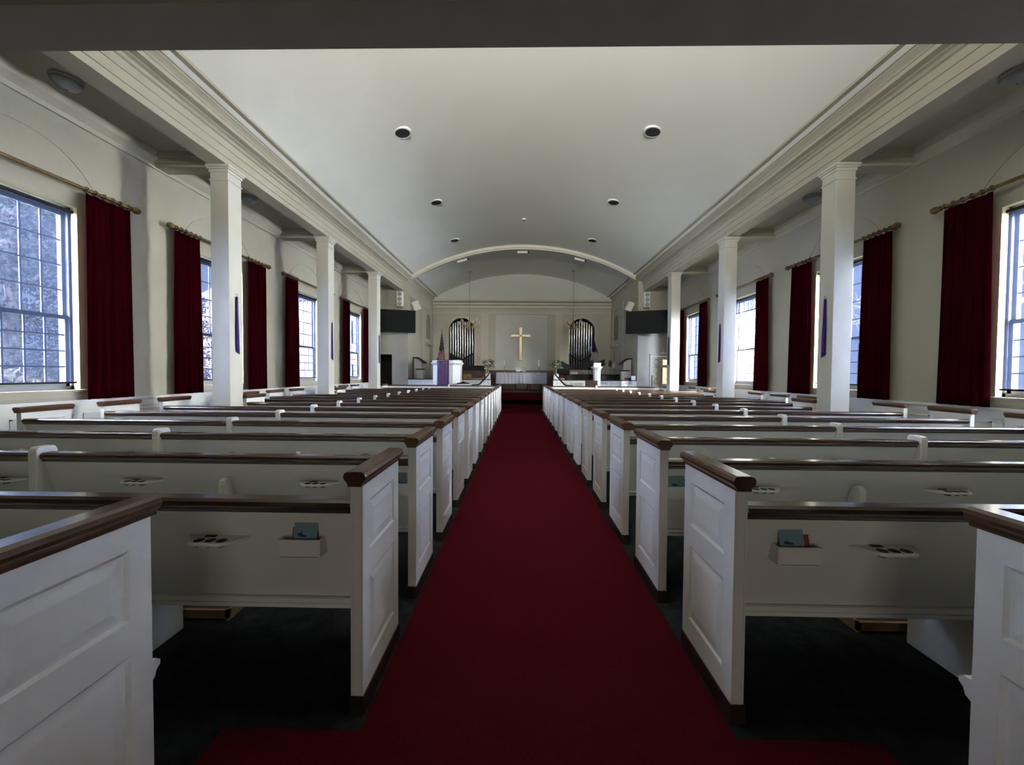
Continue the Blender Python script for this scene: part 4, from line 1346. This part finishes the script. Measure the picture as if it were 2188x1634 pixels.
def conifer(x, y, h, r, label, seed):
    rnd = random.Random(seed)
    t = thing('conifer', label, 'tree', (x, y, -0.58), group=None)
    obj('trunk', tube(new(), [(0, 0, 0), (0.05, 0, h * 0.5), (0, 0, h)], [0.22, 0.14, 0.03], 8), M['bark'], t)
    bm = new()
    n = 7
    for q in range(n):
        z = h * (0.10 + 0.85 * q / n)
        rr = r * (1 - 0.75 * q / n)
        for w in range(7):
            a = rnd.uniform(0, 2 * PI)
            foliage(bm, (rr * 0.55 * math.cos(a), rr * 0.55 * math.sin(a), z), (rr * 0.6, rr * 0.6, h * 0.07), 620, 0.055, rnd)
    obj('foliage', bm, M['conifer'], t)
    return t
conifer(-11.8, 8.6, 9.5, 1.9, 'dark evergreen seen through the nearest left window', 1)
conifer(-13.5, 14.2, 8.0, 2.2, 'dark evergreen behind the left windows, farther along', 2)
conifer(-15.6, 4.6, 11.0, 2.0, 'tall evergreen outside behind the nearest left window', 3)

def bare_tree(x, y, h, label, seed):
    rnd = random.Random(seed)
    t = thing('bare_tree', label, 'tree', (x, y, -0.58))
    bm = new()
    def grow(p, d, L, r, depth):
        q = p + d * L
        tube(bm, [p, (p + q) / 2 + Vector((rnd.uniform(-1, 1), rnd.uniform(-1, 1), 0)) * L * 0.05, q], [r, r * 0.85, r * 0.65], 5, cap=False)
        if depth == 0: return
        for _ in range(3):
            nd = (d + Vector((rnd.gauss(0, 0.5), rnd.gauss(0, 0.5), rnd.gauss(0.05, 0.35)))).normalized()
            grow(q, nd, L * rnd.uniform(0.6, 0.85), r * 0.6, depth - 1)
    grow(Vector((0, 0, 0)), Vector((0, 0, 1)), h * 0.28, 0.16, 6)
    obj('branches', bm, M['bark'], t)
    return t
bare_tree(11.8, 7.6, 7.0, 'bare winter tree outside the nearest right window', 11)
bare_tree(14.5, 12.5, 8.0, 'bare winter tree outside the second right window', 12)
bare_tree(12.0, 21.0, 7.5, 'bare winter tree outside the farthest right window', 13)
for k, (x, y, r_) in enumerate(((9.2, 6.4, 1.0), (11.4, 11.0, 1.2), (-9.4, 6.9, 0.7))):
    rnd = random.Random(40 + k)
    bm = new()
    foliage(bm, (0, 0, 1.12), (r_ * 1.0, r_ * 1.0, 0.98), 2600, 0.09, rnd)
    for q in range(10):
        a = 2 * PI * q / 10
        tube(bm, [(0, 0, 0), (0.6 * math.cos(a), 0.6 * math.sin(a), 1.2)], 0.02, 5)
    o = obj('shrub', bm, M['shrub'], loc=(x, y, -0.58))
    tag(o, ['brown shrub outside the nearest right window', 'brown shrub outside the second right window', 'brown shrub outside the nearest left window'][k], 'shrub')

# brick building outside on the left
t = thing('brick_building', 'red brick wing of the building outside the farther left windows', 'building', (-12.5, 23.0, -0.6))
obj('walls', box(new(), -3.5, 3.5, -4.0, 8.0, 0, 5.6), M['brick'], t)
obj('roof', prism(new(), [(-3.9, 5.6), (3.9, 5.6), (0, 7.6)], 'Y', -4.3, 8.3), M['slate'], t)
for y in (-2.5, 0.0, 2.5, 5.0):
    for z in (1.2, 3.5):
        f = obj('window', box(new(), 3.5, 3.55, y - 0.5, y + 0.5, z, z + 1.4), M['sash'], t)
        obj('pane', box(new(), 3.55, 3.56, y - 0.42, y + 0.42, z + 0.08, z + 1.32), M['screen'], f)
g = box(box(new(), -17, -6.75, -14, 34, -0.75, -0.6), 6.75, 17, -14, 34, -0.75, -0.6)
tag(obj('lawn', g, M['grass']), 'pale winter lawn outside the windows', 'lawn')

# ------------------------------------------------------------------ light
w = bpy.data.worlds.new('sky')
scene.world = w
w.use_nodes = True
nt = w.node_tree
bg = nt.nodes['Background']
bg.inputs['Color'].default_value = (0.86, 0.93, 1.0, 1)
bg.inputs['Strength'].default_value = 2.5
for sx in (-1, 1):
    for k, wy in enumerate(WINY):
        ld = bpy.data.lights.new('window_portal', 'AREA')
        ld.shape = 'RECTANGLE'
        ld.size = 2 * WH - 0.02
        ld.size_y = WZ1 - WZ0 - 0.02
        ld.cycles.is_portal = True
        lo = bpy.data.objects.new('window_portal', ld)
        col.objects.link(lo)
        lo.location = (sx * (XW + 0.26), wy, (WZ0 + WZ1) / 2)
        lo.rotation_euler = (R(90), 0, sx * R(90))

# unseen window grid added on the rear wall to carry a vault fill lamp
bm = new()
for a in (-2.0, -1.0, 0.0, 1.0, 2.0): box(bm, a - 0.03, a + 0.03, YB, YB + 0.06, 4.2, 6.3)
for a in (4.2, 4.9, 5.6, 6.27): box(bm, -2.03, 2.03, YB, YB + 0.06, a, a + 0.04)
struct('window_9', bm, M['sash'])
ld = bpy.data.lights.new('added_vault_fill', 'AREA')
ld.shape = 'RECTANGLE'
ld.size = 3.9
ld.size_y = 2.0
ld.energy = 1050.0
ld.spread = R(92)
ld.color = (1.0, 0.96, 0.88)
lo = bpy.data.objects.new('added_vault_fill', ld)
col.objects.link(lo)
lo.location = (0, YB + 0.02, 5.25)
lo.rotation_euler = (R(90), 0, R(180))
lo.rotation_euler = Vector((0, 1, 0.65)).to_track_quat('-Z', 'Z').to_euler()
# unseen door grid added behind the camera, carrying a warm fill lamp
bm = new()
for a in (-0.95, -0.03, 0.89): box(bm, a, a + 0.06, YB, YB + 0.05, 0.0, 2.2)
for a in (0.0, 0.9, 2.14): box(bm, -0.95, 0.95, YB, YB + 0.05, a, a + 0.06)
struct('added_rear_door', bm, M['sash'])
ld = bpy.data.lights.new('added_rear_fill', 'AREA')
ld.shape = 'RECTANGLE'
ld.size = 1.8
ld.size_y = 2.0
ld.energy = 12.5
ld.color = (1.0, 0.90, 0.76)
lo = bpy.data.objects.new('added_rear_fill', ld)
col.objects.link(lo)
lo.location = (0, YB + 0.02, 1.15)
lo.rotation_euler = Vector((0, 1, 0)).to_track_quat('-Z', 'Z').to_euler()
for nm, ax, az, el, st, ang, cc in (('low_sun', 1, -62, 6, 45.0, 14, (1.0, 0.95, 0.80)), ('daylight_fill_right', 1, -24, -4, 470.0, 125, (1.0, 0.97, 0.90)), ('daylight_fill_left', -1, -24, -6, 420.0, 125, (1.0, 0.98, 0.92))):  # wide left and right suns added to boost light through the windows
    ld = bpy.data.lights.new(nm, 'SUN')
    ld.energy = st
    ld.angle = R(ang)
    ld.color = cc
    lo = bpy.data.objects.new(nm, ld)
    col.objects.link(lo)
    d_ = Vector((-ax * math.cos(R(el)) * math.cos(R(az)), -math.sin(R(az)) * math.cos(R(el)), -math.sin(R(el))))
    lo.rotation_euler = d_.to_track_quat('-Z', 'Y').to_euler()

# ------------------------------------------------------------------ camera
F = 820.0
yaw, pitch, roll = 0.0182, 0.0244, 0.0072
cd = bpy.data.cameras.new('camera')
cd.sensor_fit = 'HORIZONTAL'
cd.sensor_width = 36.0
cd.lens = F / 2188 * 36.0
cd.clip_start = 0.05
cd.clip_end = 300
cam = bpy.data.objects.new('camera', cd)
col.objects.link(cam)
c, s = math.cos(yaw), math.sin(yaw)
R1 = Matrix(((c, s, 0), (-s, c, 0), (0, 0, 1)))
c, s = math.cos(pitch), math.sin(pitch)
R2 = Matrix(((1, 0, 0), (0, c, -s), (0, s, c)))
Mt = (R2 @ R1).transposed()
c, s = math.cos(roll), math.sin(roll)
right = Mt @ Vector((c, 0, s))
up = Mt @ Vector((-s, 0, c))
fwd = Mt @ Vector((0, 1, 0))
m4 = Matrix(((right.x, up.x, -fwd.x, -0.125), (right.y, up.y, -fwd.y, 0.0), (right.z, up.z, -fwd.z, 1.5), (0, 0, 0, 1)))
cam.matrix_world = m4
scene.camera = cam

scene.view_settings.view_transform = 'Standard'
scene.view_settings.look = 'None'
scene.view_settings.gamma = 1.0
scene.view_settings.use_curve_mapping = False
scene.view_settings.exposure = 0.6
scene.cycles.max_bounces = 10
scene.cycles.diffuse_bounces = 8
scene.cycles.transparent_max_bounces = 12
scene.cycles.sample_clamp_indirect = 6.0
